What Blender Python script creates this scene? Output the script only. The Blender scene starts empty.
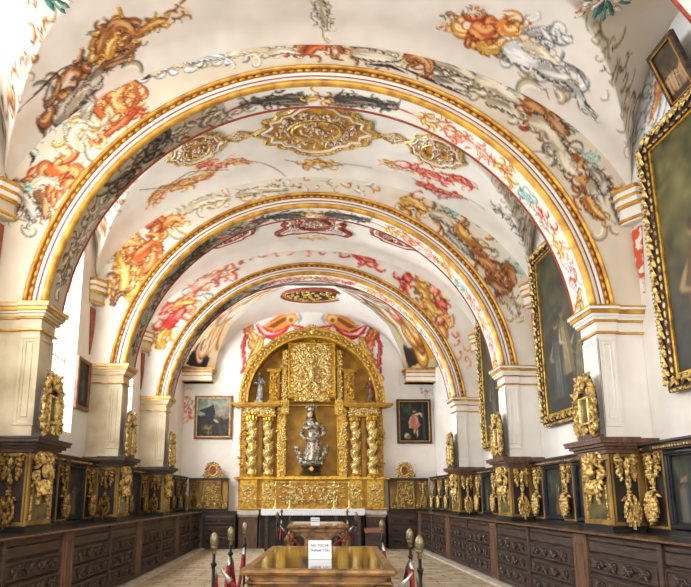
import bpy, math, random
import numpy as np
from math import sin, cos, pi, sqrt, radians
from mathutils import Vector, Matrix

scn = bpy.context.scene
COL = scn.collection
# ------------------------------------------------------------------ camera
TH, PS, PX, PY, FL, EYE, CX = .1872, .0185, 313.03, 384.14, 600.49, 1.46, .229
cam_d = bpy.data.cameras.new('camera'); cam = bpy.data.objects.new('camera', cam_d); COL.objects.link(cam)
cam.location = (-CX, 0, EYE); cam.rotation_euler = (pi/2 + TH, 0, -PS)
cam_d.sensor_width = 36; cam_d.lens = 36*FL/691
cam_d.shift_x = (345.5-PX)/691; cam_d.shift_y = (PY-293.5)/691
cam_d.clip_end = 200
scn.camera = cam
scn.view_settings.view_transform = 'Standard'; scn.view_settings.look = 'None'
scn.view_settings.gamma = 1; scn.view_settings.use_curve_mapping = False
scn.view_settings.exposure = 0.36
try:
    scn.cycles.max_bounces = 8; scn.cycles.diffuse_bounces = 5
    scn.cycles.use_denoising = True
except Exception: pass

def ray(px, py):
    u = (px-PX)/FL; v = (PY-py)/FL
    fy = cos(TH)-v*sin(TH); fz = v*cos(TH)+sin(TH)
    return (u*cos(PS)+fy*sin(PS), -u*sin(PS)+fy*cos(PS), fz)
def onY(px, py, Y):          # point of a plane across the room that is seen at this place of the photo
    d = ray(px, py); t = Y/d[1]; return (d[0]*t-CX, EYE+d[2]*t)
def onX(px, py, X):
    d = ray(px, py); t = (X+CX)/d[0]; return (d[1]*t, EYE+d[2]*t)

# ------------------------------------------------------------------ colour and materials
def lin(c): return tuple((x/12.92 if x <= .04045 else ((x+.055)/1.055)**2.4) for x in c)
def rgb(r, g, b): return (r/255., g/255., b/255.)
def nt(m): return m.node_tree.nodes, m.node_tree.links
def mat(name, c1, c2=None, scale=8, rough=.6, metal=0, bump=0, stretch=(1,1,1), spec=.5, detail=4, lo=.35, hi=.65, coat=0, bscale=None):
    m = bpy.data.materials.new(name); m.use_nodes = True; N, L = nt(m); b = N['Principled BSDF']
    b.inputs['Roughness'].default_value = rough; b.inputs['Metallic'].default_value = metal
    b.inputs['Specular IOR Level'].default_value = spec; b.inputs['Coat Weight'].default_value = coat
    b.inputs['Coat Roughness'].default_value = .08
    b.inputs['Base Color'].default_value = (*lin(c1), 1)
    tc = N.new('ShaderNodeTexCoord'); mp = N.new('ShaderNodeMapping'); mp.inputs['Scale'].default_value = stretch
    L.new(tc.outputs['Object'], mp.inputs['Vector'])
    no = N.new('ShaderNodeTexNoise'); no.inputs['Scale'].default_value = scale; no.inputs['Detail'].default_value = detail
    L.new(mp.outputs['Vector'], no.inputs['Vector'])
    if c2:
        r = N.new('ShaderNodeValToRGB'); r.color_ramp.elements[0].position = lo; r.color_ramp.elements[1].position = hi
        r.color_ramp.elements[0].color = (*lin(c2), 1); r.color_ramp.elements[1].color = (*lin(c1), 1)
        L.new(no.outputs['Fac'], r.inputs['Fac']); L.new(r.outputs['Color'], b.inputs['Base Color'])
    if bump:
        n2 = N.new('ShaderNodeTexNoise'); n2.inputs['Scale'].default_value = bscale or scale*2; n2.inputs['Detail'].default_value = 3
        L.new(mp.outputs['Vector'], n2.inputs['Vector'])
        bp = N.new('ShaderNodeBump'); bp.inputs['Strength'].default_value = bump; bp.inputs['Distance'].default_value = .02
        L.new(n2.outputs['Fac'], bp.inputs['Height']); L.new(bp.outputs['Normal'], b.inputs['Normal'])
    return m
def attr_mat(name, rough=.85, spec=.25, coat=0):
    m = bpy.data.materials.new(name); m.use_nodes = True; N, L = nt(m); b = N['Principled BSDF']
    a = N.new('ShaderNodeVertexColor'); a.layer_name = 'paint'
    L.new(a.outputs['Color'], b.inputs['Base Color']); b.inputs['Roughness'].default_value = rough
    b.inputs['Specular IOR Level'].default_value = spec; b.inputs['Coat Weight'].default_value = coat
    return m
M = dict(
 fresco = attr_mat('fresco_plaster'),
 canvas = attr_mat('oil_on_canvas', rough=.55, spec=.3),
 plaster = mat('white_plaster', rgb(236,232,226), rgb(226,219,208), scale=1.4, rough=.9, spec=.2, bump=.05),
 stone = mat('shaded_stone', rgb(212,198,170), rgb(176,160,130), scale=2.2, rough=.85, spec=.2, bump=.15, bscale=30),  # shading of the left side is put into this darker beige
 gold = mat('burnished_gold', rgb(210,164,58), rgb(116,80,24), scale=12, rough=.36, metal=.6, bump=.25, lo=.3, hi=.55),
 goldpale = mat('pale_gilding', rgb(244,216,144), rgb(146,106,42), scale=24, rough=.34, metal=.5, bump=.3, lo=.3, hi=.6),
 goldflat = mat('gilded_board', rgb(186,138,42), rgb(138,96,24), scale=5, rough=.42, metal=.4, bump=.08, lo=.3, hi=.7),
 ochre = mat('gilded_moulding', rgb(220,170,72), rgb(172,118,44), scale=6, rough=.45, metal=.35, bump=.1),
 bronze = mat('bronze_bead_band', rgb(168,104,44), rgb(120,66,28), scale=18, rough=.5, metal=.35, bump=.3),
 antique = mat('antique_gilded_wood', rgb(228,194,118), rgb(108,74,34), scale=26, rough=.42, metal=.4, bump=.3, lo=.36, hi=.58),
 olive = mat('olive_gilded_wood', rgb(168,132,62), rgb(110,80,34), scale=7, rough=.55, metal=.25, bump=.1, stretch=(1,1,.3)),
 wood = mat('dark_walnut', rgb(82,60,46), rgb(30,23,19), scale=9, rough=.5, bump=.3, stretch=(.4,.4,3), lo=.3, hi=.7),
 woodred = mat('red_brown_walnut', rgb(122,84,60), rgb(70,48,36), scale=7, rough=.5, bump=.2, stretch=(3,3,.4), lo=.3, hi=.7),
 worktop = mat('polished_walnut_top', rgb(66,50,38), rgb(34,26,22), scale=4, rough=.3, bump=.1, stretch=(.6,3,1), coat=.2),
 carvewood = mat('carved_dark_wood', rgb(84,62,48), rgb(22,16,13), scale=20, rough=.5, bump=.4),
 black = mat('black_painted_wood', rgb(26,24,24), rgb(14,13,14), scale=8, rough=.4),
 ebony = mat('ebonised_frame', rgb(44,46,52), rgb(20,20,24), scale=10, rough=.3),
 recess = mat('dark_recess_wood', rgb(48,34,24), rgb(24,18,14), scale=8, rough=.7),
 goldshade = mat('shaded_gold_ground', rgb(172,126,36), rgb(130,90,22), scale=4, rough=.5, metal=.35, bump=.1, lo=.3, hi=.7),  # recess shadow behind the altarpiece put into a darker gold
 marble = mat('green_marble', rgb(112,100,58), rgb(70,66,40), scale=9, rough=.3),
 ironblk = mat('black_iron', rgb(22,22,24), rough=.4, metal=.6),
 brass = mat('aged_brass', rgb(136,124,88), rgb(82,72,46), scale=30, rough=.4, metal=.45),
 steel = mat('steel_hook', rgb(190,190,185), rough=.3, metal=.9),
 velvet = mat('red_velvet', rgb(146,20,34), rgb(92,10,20), scale=30, rough=.9, bump=.2),
 linen = mat('white_linen', rgb(238,238,244), rgb(206,208,220), scale=26, rough=.9, bump=.3, lo=.35, hi=.5),
 paper = mat('white_card', rgb(240,242,250), rough=.7),
 ink = mat('black_ink', rgb(40,38,44), rough=.8),
 silver = mat('silvered_wood', rgb(182,170,150), rgb(76,64,52), scale=16, rough=.4, metal=.3, bump=.4, lo=.38, hi=.6),
 darkcarve = mat('dark_polychrome', rgb(86,70,58), rgb(36,28,24), scale=18, rough=.5, metal=.2, bump=.3),
 greyrobe = mat('grey_polychrome_robe', rgb(168,164,158), rgb(96,92,88), scale=12, rough=.6, bump=.2),
 redrobe = mat('red_green_polychrome', rgb(142,62,44), rgb(60,74,54), scale=9, rough=.6, bump=.2, lo=.45, hi=.55),
 skin = mat('painted_skin', rgb(206,170,140), rough=.5),
 candle = mat('ivory_candle', rgb(238,228,200), rough=.5),
 mirror = mat('old_mirror', rgb(150,146,126), rgb(92,88,70), scale=6, rough=.12, metal=.8),
 stucco = mat('rosy_stucco_relief', rgb(232,214,196), rgb(150,104,84), scale=26, rough=.7, bump=.4, lo=.4, hi=.56),
 redband = mat('red_painted_line', rgb(158,62,44), rgb(132,48,34), scale=12, rough=.8),
 redrim = mat('red_brown_rim', rgb(176,84,62), rgb(128,58,42), scale=14, rough=.7),
 tabwood = mat('carved_gilded_table', rgb(158,114,60), rgb(86,60,32), scale=10, rough=.4, metal=.15, bump=.3),
 tabmarble = mat('inlaid_marble_top', rgb(92,78,46), rgb(40,34,22), scale=5, rough=.06, bump=0, coat=.3, lo=.4, hi=.62),
 pinkcloth = mat('dusty_pink_cushion', rgb(150,98,84), rough=.9),
 whitestone = mat('moulded_white_stone', rgb(206,194,178), rgb(172,156,138), scale=6, rough=.7),
 brownframe = mat('plain_brown_frame', rgb(146,96,66), rgb(104,66,44), scale=12, rough=.5),
 teal = mat('painted_teal_leaf', rgb(86,150,136), rgb(48,92,84), scale=14, rough=.7),
)
def floor_mat():
    m = bpy.data.materials.new('stone_flag_floor'); m.use_nodes = True; N, L = nt(m); b = N['Principled BSDF']
    tc = N.new('ShaderNodeTexCoord'); br = N.new('ShaderNodeTexBrick')
    br.inputs['Scale'].default_value = 1.0; br.inputs['Brick Width'].default_value = .62; br.inputs['Row Height'].default_value = .3
    br.inputs['Mortar Size'].default_value = .012; br.inputs['Bias'].default_value = -.2
    br.inputs['Color1'].default_value = (*lin(rgb(196,180,152)), 1); br.inputs['Color2'].default_value = (*lin(rgb(170,150,118)), 1)
    br.inputs['Mortar'].default_value = (*lin(rgb(104,88,66)), 1)
    L.new(tc.outputs['Object'], br.inputs['Vector'])
    no = N.new('ShaderNodeTexNoise'); no.inputs['Scale'].default_value = 3.5; no.inputs['Detail'].default_value = 6
    L.new(tc.outputs['Object'], no.inputs['Vector'])
    r = N.new('ShaderNodeValToRGB'); r.color_ramp.elements[0].position = .35; r.color_ramp.elements[1].position = .62
    r.color_ramp.elements[0].color = (.55,.5,.42,1); r.color_ramp.elements[1].color = (1,1,1,1)
    L.new(no.outputs['Fac'], r.inputs['Fac'])
    mx = N.new('ShaderNodeMix'); mx.data_type = 'RGBA'; mx.blend_type = 'MULTIPLY'; mx.inputs[0].default_value = .8
    L.new(br.outputs['Color'], mx.inputs[6]); L.new(r.outputs['Color'], mx.inputs[7]); L.new(mx.outputs[2], b.inputs['Base Color'])
    b.inputs['Roughness'].default_value = .55
    return m
M['floor'] = floor_mat()
def glass_mat():
    m = bpy.data.materials.new('window_glass'); m.use_nodes = True; N, L = nt(m); N.remove(N['Principled BSDF'])
    t = N.new('ShaderNodeBsdfTransparent'); g = N.new('ShaderNodeBsdfGlossy'); g.inputs['Roughness'].default_value = .05
    mx = N.new('ShaderNodeMixShader'); mx.inputs[0].default_value = .06
    L.new(t.outputs[0], mx.inputs[1]); L.new(g.outputs[0], mx.inputs[2]); L.new(mx.outputs[0], N['Material Output'].inputs[0])
    return m
M['glass'] = glass_mat()

# ------------------------------------------------------------------ object helpers
def tag(o, label=None, cat=None, group=None, kind=None):
    if label: o['label'] = label
    if cat: o['category'] = cat
    if group: o['group'] = group
    if kind: o['kind'] = kind
    return o
def thing(name, label, cat, loc=(0,0,0), rz=0, group=None):
    o = bpy.data.objects.new(name, None); COL.objects.link(o); o.location = loc; o.rotation_euler = (0,0,rz)
    o.empty_display_size = .1
    return tag(o, label, cat, group)
def copy_tree(o, parent=None):
    c = o.copy(); COL.objects.link(c); c.parent = parent
    for ch in list(o.children): copy_tree(ch, c)
    return c
def clone(root, loc, rz, label, group=None):
    c = copy_tree(root); c.location = loc; c.rotation_euler = (0,0,rz); c['label'] = label
    if group: c['group'] = group
    return c
class MB:
    def __init__(s): s.v = []; s.f = []; s.mi = []; s.m = 0; s.T = None
    def add(s, vs, fs):
        b = len(s.v)
        if s.T is not None: vs = [tuple(s.T @ Vector(p)) for p in vs]
        s.v += [tuple(p) for p in vs]; s.f += [tuple(i+b for i in f) for f in fs]; s.mi += [s.m]*len(fs); return s
    def box(s, x0, x1, y0, y1, z0, z1):
        x0,x1 = sorted((x0,x1)); y0,y1 = sorted((y0,y1)); z0,z1 = sorted((z0,z1))
        return s.add([(x0,y0,z0),(x1,y0,z0),(x1,y1,z0),(x0,y1,z0),(x0,y0,z1),(x1,y0,z1),(x1,y1,z1),(x0,y1,z1)],
              [(0,3,2,1),(4,5,6,7),(0,1,5,4),(1,2,6,5),(2,3,7,6),(3,0,4,7)])
    def bbox(s, x0, x1, y0, y1, z0, z1, b=.01):   # bevelled towards the front (-y)
        b = min(b, (x1-x0)*.45, (z1-z0)*.45, (y1-y0)*.9)
        return s.add([(x0+b,y0,z0+b),(x1-b,y0,z0+b),(x1-b,y0,z1-b),(x0+b,y0,z1-b),(x0,y0+b,z0),(x1,y0+b,z0),(x1,y0+b,z1),(x0,y0+b,z1),
               (x0,y1,z0),(x1,y1,z0),(x1,y1,z1),(x0,y1,z1)],
              [(0,1,2,3),(4,5,1,0),(5,6,2,1),(6,7,3,2),(7,4,0,3),(8,9,5,4),(9,10,6,5),(10,11,7,6),(11,8,4,7),(9,8,11,10)])
    def frame(s, x0, x1, z0, z1, w, y0, y1, b=.01):
        s.bbox(x0, x1, y0, y1, z0, z0+w, b); s.bbox(x0, x1, y0, y1, z1-w, z1, b)
        s.bbox(x0, x0+w, y0, y1, z0+w, z1-w, b); s.bbox(x1-w, x1, y0, y1, z0+w, z1-w, b); return s
    def prism(s, pts, z0, z1, flip=False):        # outline in x,y
        n = len(pts); vs = [(x,y,z0) for x,y in pts]+[(x,y,z1) for x,y in pts]
        return s.add(vs, [tuple(range(n-1,-1,-1)), tuple(range(n,2*n))]+[(i,(i+1)%n,n+(i+1)%n,n+i) for i in range(n)])
    def prismy(s, pts, y0, y1):                   # outline in x,z, extruded along y
        n = len(pts); vs = [(x,y0,z) for x,z in pts]+[(x,y1,z) for x,z in pts]
        return s.add(vs, [tuple(range(n)), tuple(range(2*n-1,n-1,-1))]+[((i+1)%n,i,n+i,n+(i+1)%n) for i in range(n)])
    def lathe(s, prof, seg=12, c=(0,0,0)):
        n = len(prof); vs = [(c[0]+r*cos(2*pi*k/seg), c[1]+r*sin(2*pi*k/seg), c[2]+z) for r,z in prof for k in range(seg)]
        fs = [(i*seg+k, i*seg+(k+1)%seg, (i+1)*seg+(k+1)%seg, (i+1)*seg+k) for i in range(n-1) for k in range(seg)]
        return s.add(vs, fs+[tuple(range(seg-1,-1,-1)), tuple(range((n-1)*seg, n*seg))])
    def tube(s, pts, rad, seg=6, flat=1.0):
        n = len(pts); P = [Vector(p) for p in pts]
        if not hasattr(rad, '__len__'): rad = [rad]*n
        up = Vector((0,-1,0)); vs = []
        for i in range(n):
            t = (P[min(i+1,n-1)]-P[max(i-1,0)])
            t = t.normalized() if t.length > 1e-9 else Vector((0,0,1))
            a = t.cross(up)
            if a.length < .1: a = t.cross(Vector((1,0,0)))
            a.normalize(); b = a.cross(t)
            for k in range(seg):
                q = 2*pi*k/seg; vs.append(tuple(P[i]+a*cos(q)*rad[i]+b*sin(q)*rad[i]*flat))
        fs = [(i*seg+k, i*seg+(k+1)%seg, (i+1)*seg+(k+1)%seg, (i+1)*seg+k) for i in range(n-1) for k in range(seg)]
        return s.add(vs, fs+[tuple(range(seg-1,-1,-1)), tuple(range((n-1)*seg, n*seg))])
    def ell(s, c, r, rot=0, axis='Y', nu=7, nv=5):
        R = Matrix.Rotation(rot, 3, axis); vs = [(0,0,1)]
        for j in range(1, nv):
            for k in range(nu): vs.append((sin(pi*j/nv)*cos(2*pi*k/nu), sin(pi*j/nv)*sin(2*pi*k/nu), cos(pi*j/nv)))
        vs.append((0,0,-1)); e = len(vs)-1
        fs = [(0, 1+k, 1+(k+1)%nu) for k in range(nu)]
        for j in range(nv-2):
            for k in range(nu): a = 1+j*nu; fs.append((a+k, a+nu+k, a+nu+(k+1)%nu, a+(k+1)%nu))
        a = 1+(nv-2)*nu; fs += [(a+k, e, a+(k+1)%nu) for k in range(nu)]
        C = Vector(c); return s.add([tuple(C+R@Vector((x*r[0], y*r[1], z*r[2]))) for x,y,z in vs], fs)
    def leaf(s, x, z, L, w, ang, y=0, d=.02):
        d = d*.75; w = w*.8      # a curved acanthus leaf lying in the x,z plane, pointing along ang
        n = 5; vs = []; dx, dz = cos(ang), sin(ang); nx, nz = -dz, dx
        for i in range(n+1):
            t = i/n; ww = w*sin(pi*(.12+.83*t))**.8*(1 if i < n else .1); b = y-d*(.35+sin(pi*min(1,t*1.1))*1.0)-(d*.9*t*t)
            for q in (-1, 0, 1):
                vs.append((x+dx*L*t+nx*ww*q, b-(d*.6 if q == 0 else -d*.35), z+dz*L*t+nz*ww*q))
            vs.append((x+dx*L*t, y+d*.2, z+dz*L*t))
        fs = []
        for i in range(n):
            a = i*4; b = a+4
            fs += [(a,a+1,b+1,b),(a+1,a+2,b+2,b+1),(a+2,a+3,b+3,b+2),(a+3,a,b,b+3)]
        fs += [(3,2,1,0), (n*4,n*4+1,n*4+2,n*4+3)]
        return s.add(vs, fs)
    def scroll(s, x, z, R, r, a0=0, turns=1.4, sgn=1, y=0, flat=1.1, seg=5):
        n = int(9*turns)+3; pts = []; rr = []
        for i in range(n+1):
            t = i/n; a = a0+sgn*2*pi*turns*t; q = R*(1-t)**.85+r*.3
            pts.append((x+q*cos(a), y-r*.5-r*.9*t, z+q*sin(a))); rr.append(r*(1.0-.45*t))
        s.tube(pts, rr, seg, flat); return s.ell((x, y-r*1.5, z), (r*1.1, r*1.1, r*1.1), nu=5, nv=4)
    def build(s, name, mats, parent=None, smooth=False):
        me = bpy.data.meshes.new(name); me.from_pydata(s.v, [], s.f)
        if not isinstance(mats, (list, tuple)): mats = [mats]
        for m in mats: me.materials.append(m)
        if len(mats) > 1: me.polygons.foreach_set('material_index', s.mi)
        if smooth: me.polygons.foreach_set('use_smooth', [True]*len(s.f))
        me.update(); o = bpy.data.objects.new(name, me); COL.objects.link(o); o.parent = parent
        return o
def grid_mesh(name, P, colors=None, mat_=None, parent=None, smooth=True, flip=False):
    """P: (n, m, 3) array of points; colors: (n, m, 3) in display space"""
    n, m = P.shape[:2]; me = bpy.data.meshes.new(name); me.vertices.add(n*m)
    me.vertices.foreach_set('co', P.reshape(-1).astype(np.float32))
    i, j = np.meshgrid(np.arange(n-1), np.arange(m-1), indexing='ij'); a = (i*m+j).reshape(-1)
    q = np.stack([a, a+1, a+m+1, a+m] if not flip else [a, a+m, a+m+1, a+1], 1)
    me.loops.add(q.size); me.loops.foreach_set('vertex_index', q.reshape(-1).astype(np.int32))
    me.polygons.add(len(q)); me.polygons.foreach_set('loop_start', (np.arange(len(q))*4).astype(np.int32))
    me.polygons.foreach_set('use_smooth', np.full(len(q), smooth))
    me.update(calc_edges=True)
    if colors is not None:
        c = np.clip(colors.reshape(-1, 3), 0, 1); l = np.where(c <= .04045, c/12.92, ((c+.055)/1.055)**2.4)
        at = me.color_attributes.new('paint', 'FLOAT_COLOR', 'POINT')
        at.data.foreach_set('color', np.concatenate([l, np.ones((len(l), 1))], 1).reshape(-1).astype(np.float32))
    if mat_: me.materials.append(mat_)
    o = bpy.data.objects.new(name, me); COL.objects.link(o); o.parent = parent
    return o
def fuse(mb, name, mt, parent, voxel=.012):       # melt overlapping limbs and folds into one continuous body
    o = mb.build(name, mt, parent, smooth=True)
    r = o.modifiers.new('r', 'REMESH'); r.mode = 'VOXEL'; r.voxel_size = voxel; r.use_smooth_shade = True
    sm = o.modifiers.new('s', 'SMOOTH'); sm.factor = .5; sm.iterations = 2
    return o

# ------------------------------------------------------------------ painter for frescoes and canvases
class Canvas:
    def __init__(s, u0, u1, v0, v1, ppm, base, mottle=.03, seed=1):
        s.u0, s.v0, s.ppm = u0, v0, ppm; s.w = int((u1-u0)*ppm)+2; s.h = int((v1-v0)*ppm)+2
        s.a = np.ones((s.h, s.w, 3))*np.array(base); s.rng = random.Random(seed)
        if mottle: s.mottle(mottle, seed)
    def mottle(s, amp, seed, cell=.35, tint=(1,.98,.92)):
        r = np.random.RandomState(seed)
        for c, k in ((cell, 1), (cell*.35, .5)):
            gh, gw = int(s.h/s.ppm/c)+3, int(s.w/s.ppm/c)+3; g = r.rand(gh, gw)
            y = np.arange(s.h)/s.ppm/c; x = np.arange(s.w)/s.ppm/c; yi = y.astype(int); xi = x.astype(int)
            fy = (y-yi)[:,None]; fx = (x-xi)[None,:]; fy = fy*fy*(3-2*fy); fx = fx*fx*(3-2*fx)
            n = g[yi][:,xi]*(1-fy)*(1-fx)+g[yi+1][:,xi]*fy*(1-fx)+g[yi][:,xi+1]*(1-fy)*fx+g[yi+1][:,xi+1]*fy*fx
            s.a *= 1-(amp*k*n)[...,None]*(2-np.array(tint))
    def stamp(s, u, v, r, c, al=1., soft=.35):
        x = (u-s.u0)*s.ppm; y = (v-s.v0)*s.ppm; R = max(r*s.ppm, .55)
        x0, x1 = max(int(x-R-1), 0), min(int(x+R+2), s.w); y0, y1 = max(int(y-R-1), 0), min(int(y+R+2), s.h)
        if x0 >= x1 or y0 >= y1: return
        yy, xx = np.ogrid[y0:y1, x0:x1]; d = np.sqrt((xx-x)**2+(yy-y)**2)/R
        m = (np.clip((1.15-d)/soft, 0, 1)*al)[...,None]; p = s.a[y0:y1, x0:x1]; p += m*(np.array(c)-p)
    def stroke(s, pts, w, c, al=1., taper=True):
        L = [0.]
        for a, b in zip(pts, pts[1:]): L.append(L[-1]+math.dist(a, b))
        if L[-1] <= 0: return
        n = max(2, int(L[-1]/max(w*.35, .4/s.ppm))); k = 0
        for i in range(n+1):
            t = i/n; l = t*L[-1]
            while k < len(L)-2 and L[k+1] < l: k += 1
            f = (l-L[k])/max(L[k+1]-L[k], 1e-9)
            ww = w*(max(.15, sin(pi*(.06+.9*t))) if taper else 1)
            s.stamp(pts[k][0]+(pts[k+1][0]-pts[k][0])*f, pts[k][1]+(pts[k+1][1]-pts[k][1])*f, ww/2, c, al)
    def poly(s, pts, c, al=1.):
        P = np.array([((u-s.u0)*s.ppm, (v-s.v0)*s.ppm) for u, v in pts])
        x0, x1 = max(int(P[:,0].min())-1, 0), min(int(P[:,0].max())+2, s.w); y0, y1 = max(int(P[:,1].min())-1, 0), min(int(P[:,1].max())+2, s.h)
        if x0 >= x1 or y0 >= y1: return
        yy, xx = np.mgrid[y0:y1, x0:x1]; ins = np.zeros(xx.shape, bool); n = len(P)
        for i in range(n):
            ax, ay = P[i]; bx, by = P[(i+1)%n]
            if ay == by: continue
            ins ^= ((ay > yy) != (by > yy)) & (xx < (bx-ax)*(yy-ay)/(by-ay)+ax)
        p = s.a[y0:y1, x0:x1]; p += (ins*al)[...,None]*(np.array(c)-p)
    def curl(s, u, v, th, L, k0, k1, w, pal):
        dk, md, lt = pal; n = 16; pts = [(u, v)]; ds = L/n
        for i in range(n):
            th += (k0+(k1-k0)*(i/n)**2)*ds; u += cos(th)*ds; v += sin(th)*ds; pts.append((u, v))
        o = w*.28; f = 1 if k1 > 0 else -1
        N = []
        for i in range(len(pts)):
            a, b = pts[max(i-1,0)], pts[min(i+1,n)]; d = math.hypot(b[0]-a[0], b[1]-a[1])+1e-9; N.append((-(b[1]-a[1])/d*f, (b[0]-a[0])/d*f))
        s.stroke([(p[0]-q[0]*o, p[1]-q[1]*o) for p, q in zip(pts, N)], w*.85, dk, .6)
        s.stroke(pts, w*.95, md, .95)
        s.stroke([(p[0]+q[0]*o*.8, p[1]+q[1]*o*.8) for p, q in zip(pts, N)], w*.42, lt, .9)
    def foliage(s, pts, W, pals, n, seed=0, size=1., dk=.5):
        R = random.Random(seed); L = [0.]
        for a, b in zip(pts, pts[1:]): L.append(L[-1]+math.dist(a, b))
        if L[-1] == 0: return
        mc = [sum(p[1][c]+p[2][c] for p in pals)/len(pals)/2 for c in range(3)]; s.wash(pts, W, mc, .22)
        for i in range(n):
            l = (i+R.random())/n*L[-1]; k = 0
            while k < len(L)-2 and L[k+1] < l: k += 1
            f = (l-L[k])/max(L[k+1]-L[k], 1e-9); a, b = pts[k], pts[k+1]
            th = math.atan2(b[1]-a[1], b[0]-a[0]); off = R.gauss(0, .28)*W
            u = a[0]+(b[0]-a[0])*f-sin(th)*off; v = a[1]+(b[1]-a[1])*f+cos(th)*off
            sd = 1 if R.random() < .5 else -1; LL = W*R.uniform(.55, 1.25)*size; kk = sd*R.uniform(1.2, 5.5)/LL
            s.curl(u, v, th+(pi if R.random() < .35 else 0)+sd*R.uniform(-.9, .6), LL, kk*.25, kk*1.9, W*R.uniform(.12, .30)*size, R.choice(pals))
            if R.random() < dk:
                th2 = th+R.uniform(-1, 1); q = LL*.35; s.stroke([(u, v), (u+cos(th2)*q*.5, v+sin(th2)*q*.5), (u+cos(th2+.7)*q, v+sin(th2+.7)*q)], W*.05, R.choice(pals)[0], .85)
    def wash(s, pts, W, c, al=.3):
        L = sum(math.dist(a, b) for a, b in zip(pts, pts[1:])); n = max(2, int(L/(W*.3))+1); R = s.rng
        for i in range(n):
            f = i/(n-1)*(len(pts)-1); k = min(int(f), len(pts)-2); f -= k
            s.stamp(pts[k][0]*(1-f)+pts[k+1][0]*f+R.gauss(0,W*.12), pts[k][1]*(1-f)+pts[k+1][1]*f+R.gauss(0,W*.12), W*R.uniform(.3,.5), c, al, .9)
    def leafy(s, pts, W, pal, seed=0, lob=7, inner=3):
        """a broad painted acanthus leaf: filled lobed body, striped inside, dark on its outer edge"""
        R = random.Random(seed); dk, md, lt = pal; n = 44; Q = []; m = len(pts)
        for i in range(n+1):                     # smooth spine
            f = i/n*(m-1); k = min(int(f), m-2); t = f-k; p = [pts[max(0,min(m-1,k+j))] for j in (-1,0,1,2)]
            Q.append(tuple(.5*((2*p[1][c])+(-p[0][c]+p[2][c])*t+(2*p[0][c]-5*p[1][c]+4*p[2][c]-p[3][c])*t*t+(-p[0][c]+3*p[1][c]-3*p[2][c]+p[3][c])*t**3) for c in (0,1)))
        N = []
        for i in range(n+1):
            a, b = Q[max(i-1,0)], Q[min(i+1,n)]; d = math.hypot(b[0]-a[0], b[1]-a[1])+1e-9; N.append((-(b[1]-a[1])/d, (b[0]-a[0])/d))
        def edge(sg, k=1.):
            o = []
            for i in range(n+1):
                t = i/n; w = W*.5*(sin(pi*min(1, .10+t*.9))**.6)*(1-.45*t); saw = (t*lob+(.4 if sg > 0 else 0)) % 1
                q = w*k*(.72+.5*saw); j = min(n, i+int(saw*2)); o.append((Q[j][0]+N[i][0]*q*sg, Q[j][1]+N[i][1]*q*sg))
            return o
        e1, e2 = edge(1), edge(-1)
        s.poly(e1+e2[::-1], md, .93)
        for k in range(inner+2):                 # a few soft folds of light and dark, each along part of the leaf
            o0, o1 = R.uniform(-.75,.75), R.uniform(-.75,.75); i0 = R.randint(0, n//2); i1 = min(n, i0+R.randint(n//3, n)); c = lt if k % 2 == 0 else tuple(x*.55+y*.45 for x, y in zip(md, dk))
            seg = [(Q[i][0]+N[i][0]*W*.42*(o0+(o1-o0)*(i-i0)/(i1-i0)), Q[i][1]+N[i][1]*W*.42*(o0+(o1-o0)*(i-i0)/(i1-i0))) for i in range(i0, i1)]
            if len(seg) > 2: s.stroke(seg, W*(.30 if k % 2 == 0 else .14), c, .5)
        for k in range(lob):                     # curled tips on both edges
            i = int((k+.6)/lob*n); sg = 1 if k % 2 else -1; th = math.atan2(Q[min(n,i+1)][1]-Q[i-1][1], Q[min(n,i+1)][0]-Q[i-1][0])
            s.curl(Q[i][0]+N[i][0]*W*.3*sg, Q[i][1]+N[i][1]*W*.3*sg, th+sg*.7, W*.55, -sg*2/W, -sg*7/W, W*.16, pal)
        sg = 1 if R.random() < .5 else -1; e = e1 if sg > 0 else e2; g = e2 if sg > 0 else e1
        for c in range(lob):
            a = int(c*n/lob); b = min(n, a+int(n/lob*.8)); 
            if b > a: s.stroke(e[a:b+1], W*.10, dk, .85); s.stroke(g[a+1:b+1] or g[a:b+1], W*.045, dk, .5)
    def blotch(s, x0, x1, y0, y1, cols, n, r, al=.35, tall=1.):
        R = s.rng
        for k in range(n):
            x = R.uniform(x0, x1); y = R.uniform(y0, y1); a = R.uniform(0, pi); L = r*R.uniform(.5, 1.6); c = R.choice(cols)
            for q in (-1, -.5, 0, .5, 1): s.stamp(x+cos(a)*L*q, y+sin(a)*L*q*tall, r*R.uniform(.3, .6), c, al*.5, 1.)
    def sample(s, U, V):
        x = np.clip((U-s.u0)*s.ppm, 0, s.w-1.001); y = np.clip((V-s.v0)*s.ppm, 0, s.h-1.001)
        xi = x.astype(int); yi = y.astype(int); fx = (x-xi)[...,None]; fy = (y-yi)[...,None]; a = s.a
        return a[yi,xi]*(1-fx)*(1-fy)+a[yi,xi+1]*fx*(1-fy)+a[yi+1,xi]*(1-fx)*fy+a[yi+1,xi+1]*fx*fy
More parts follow.
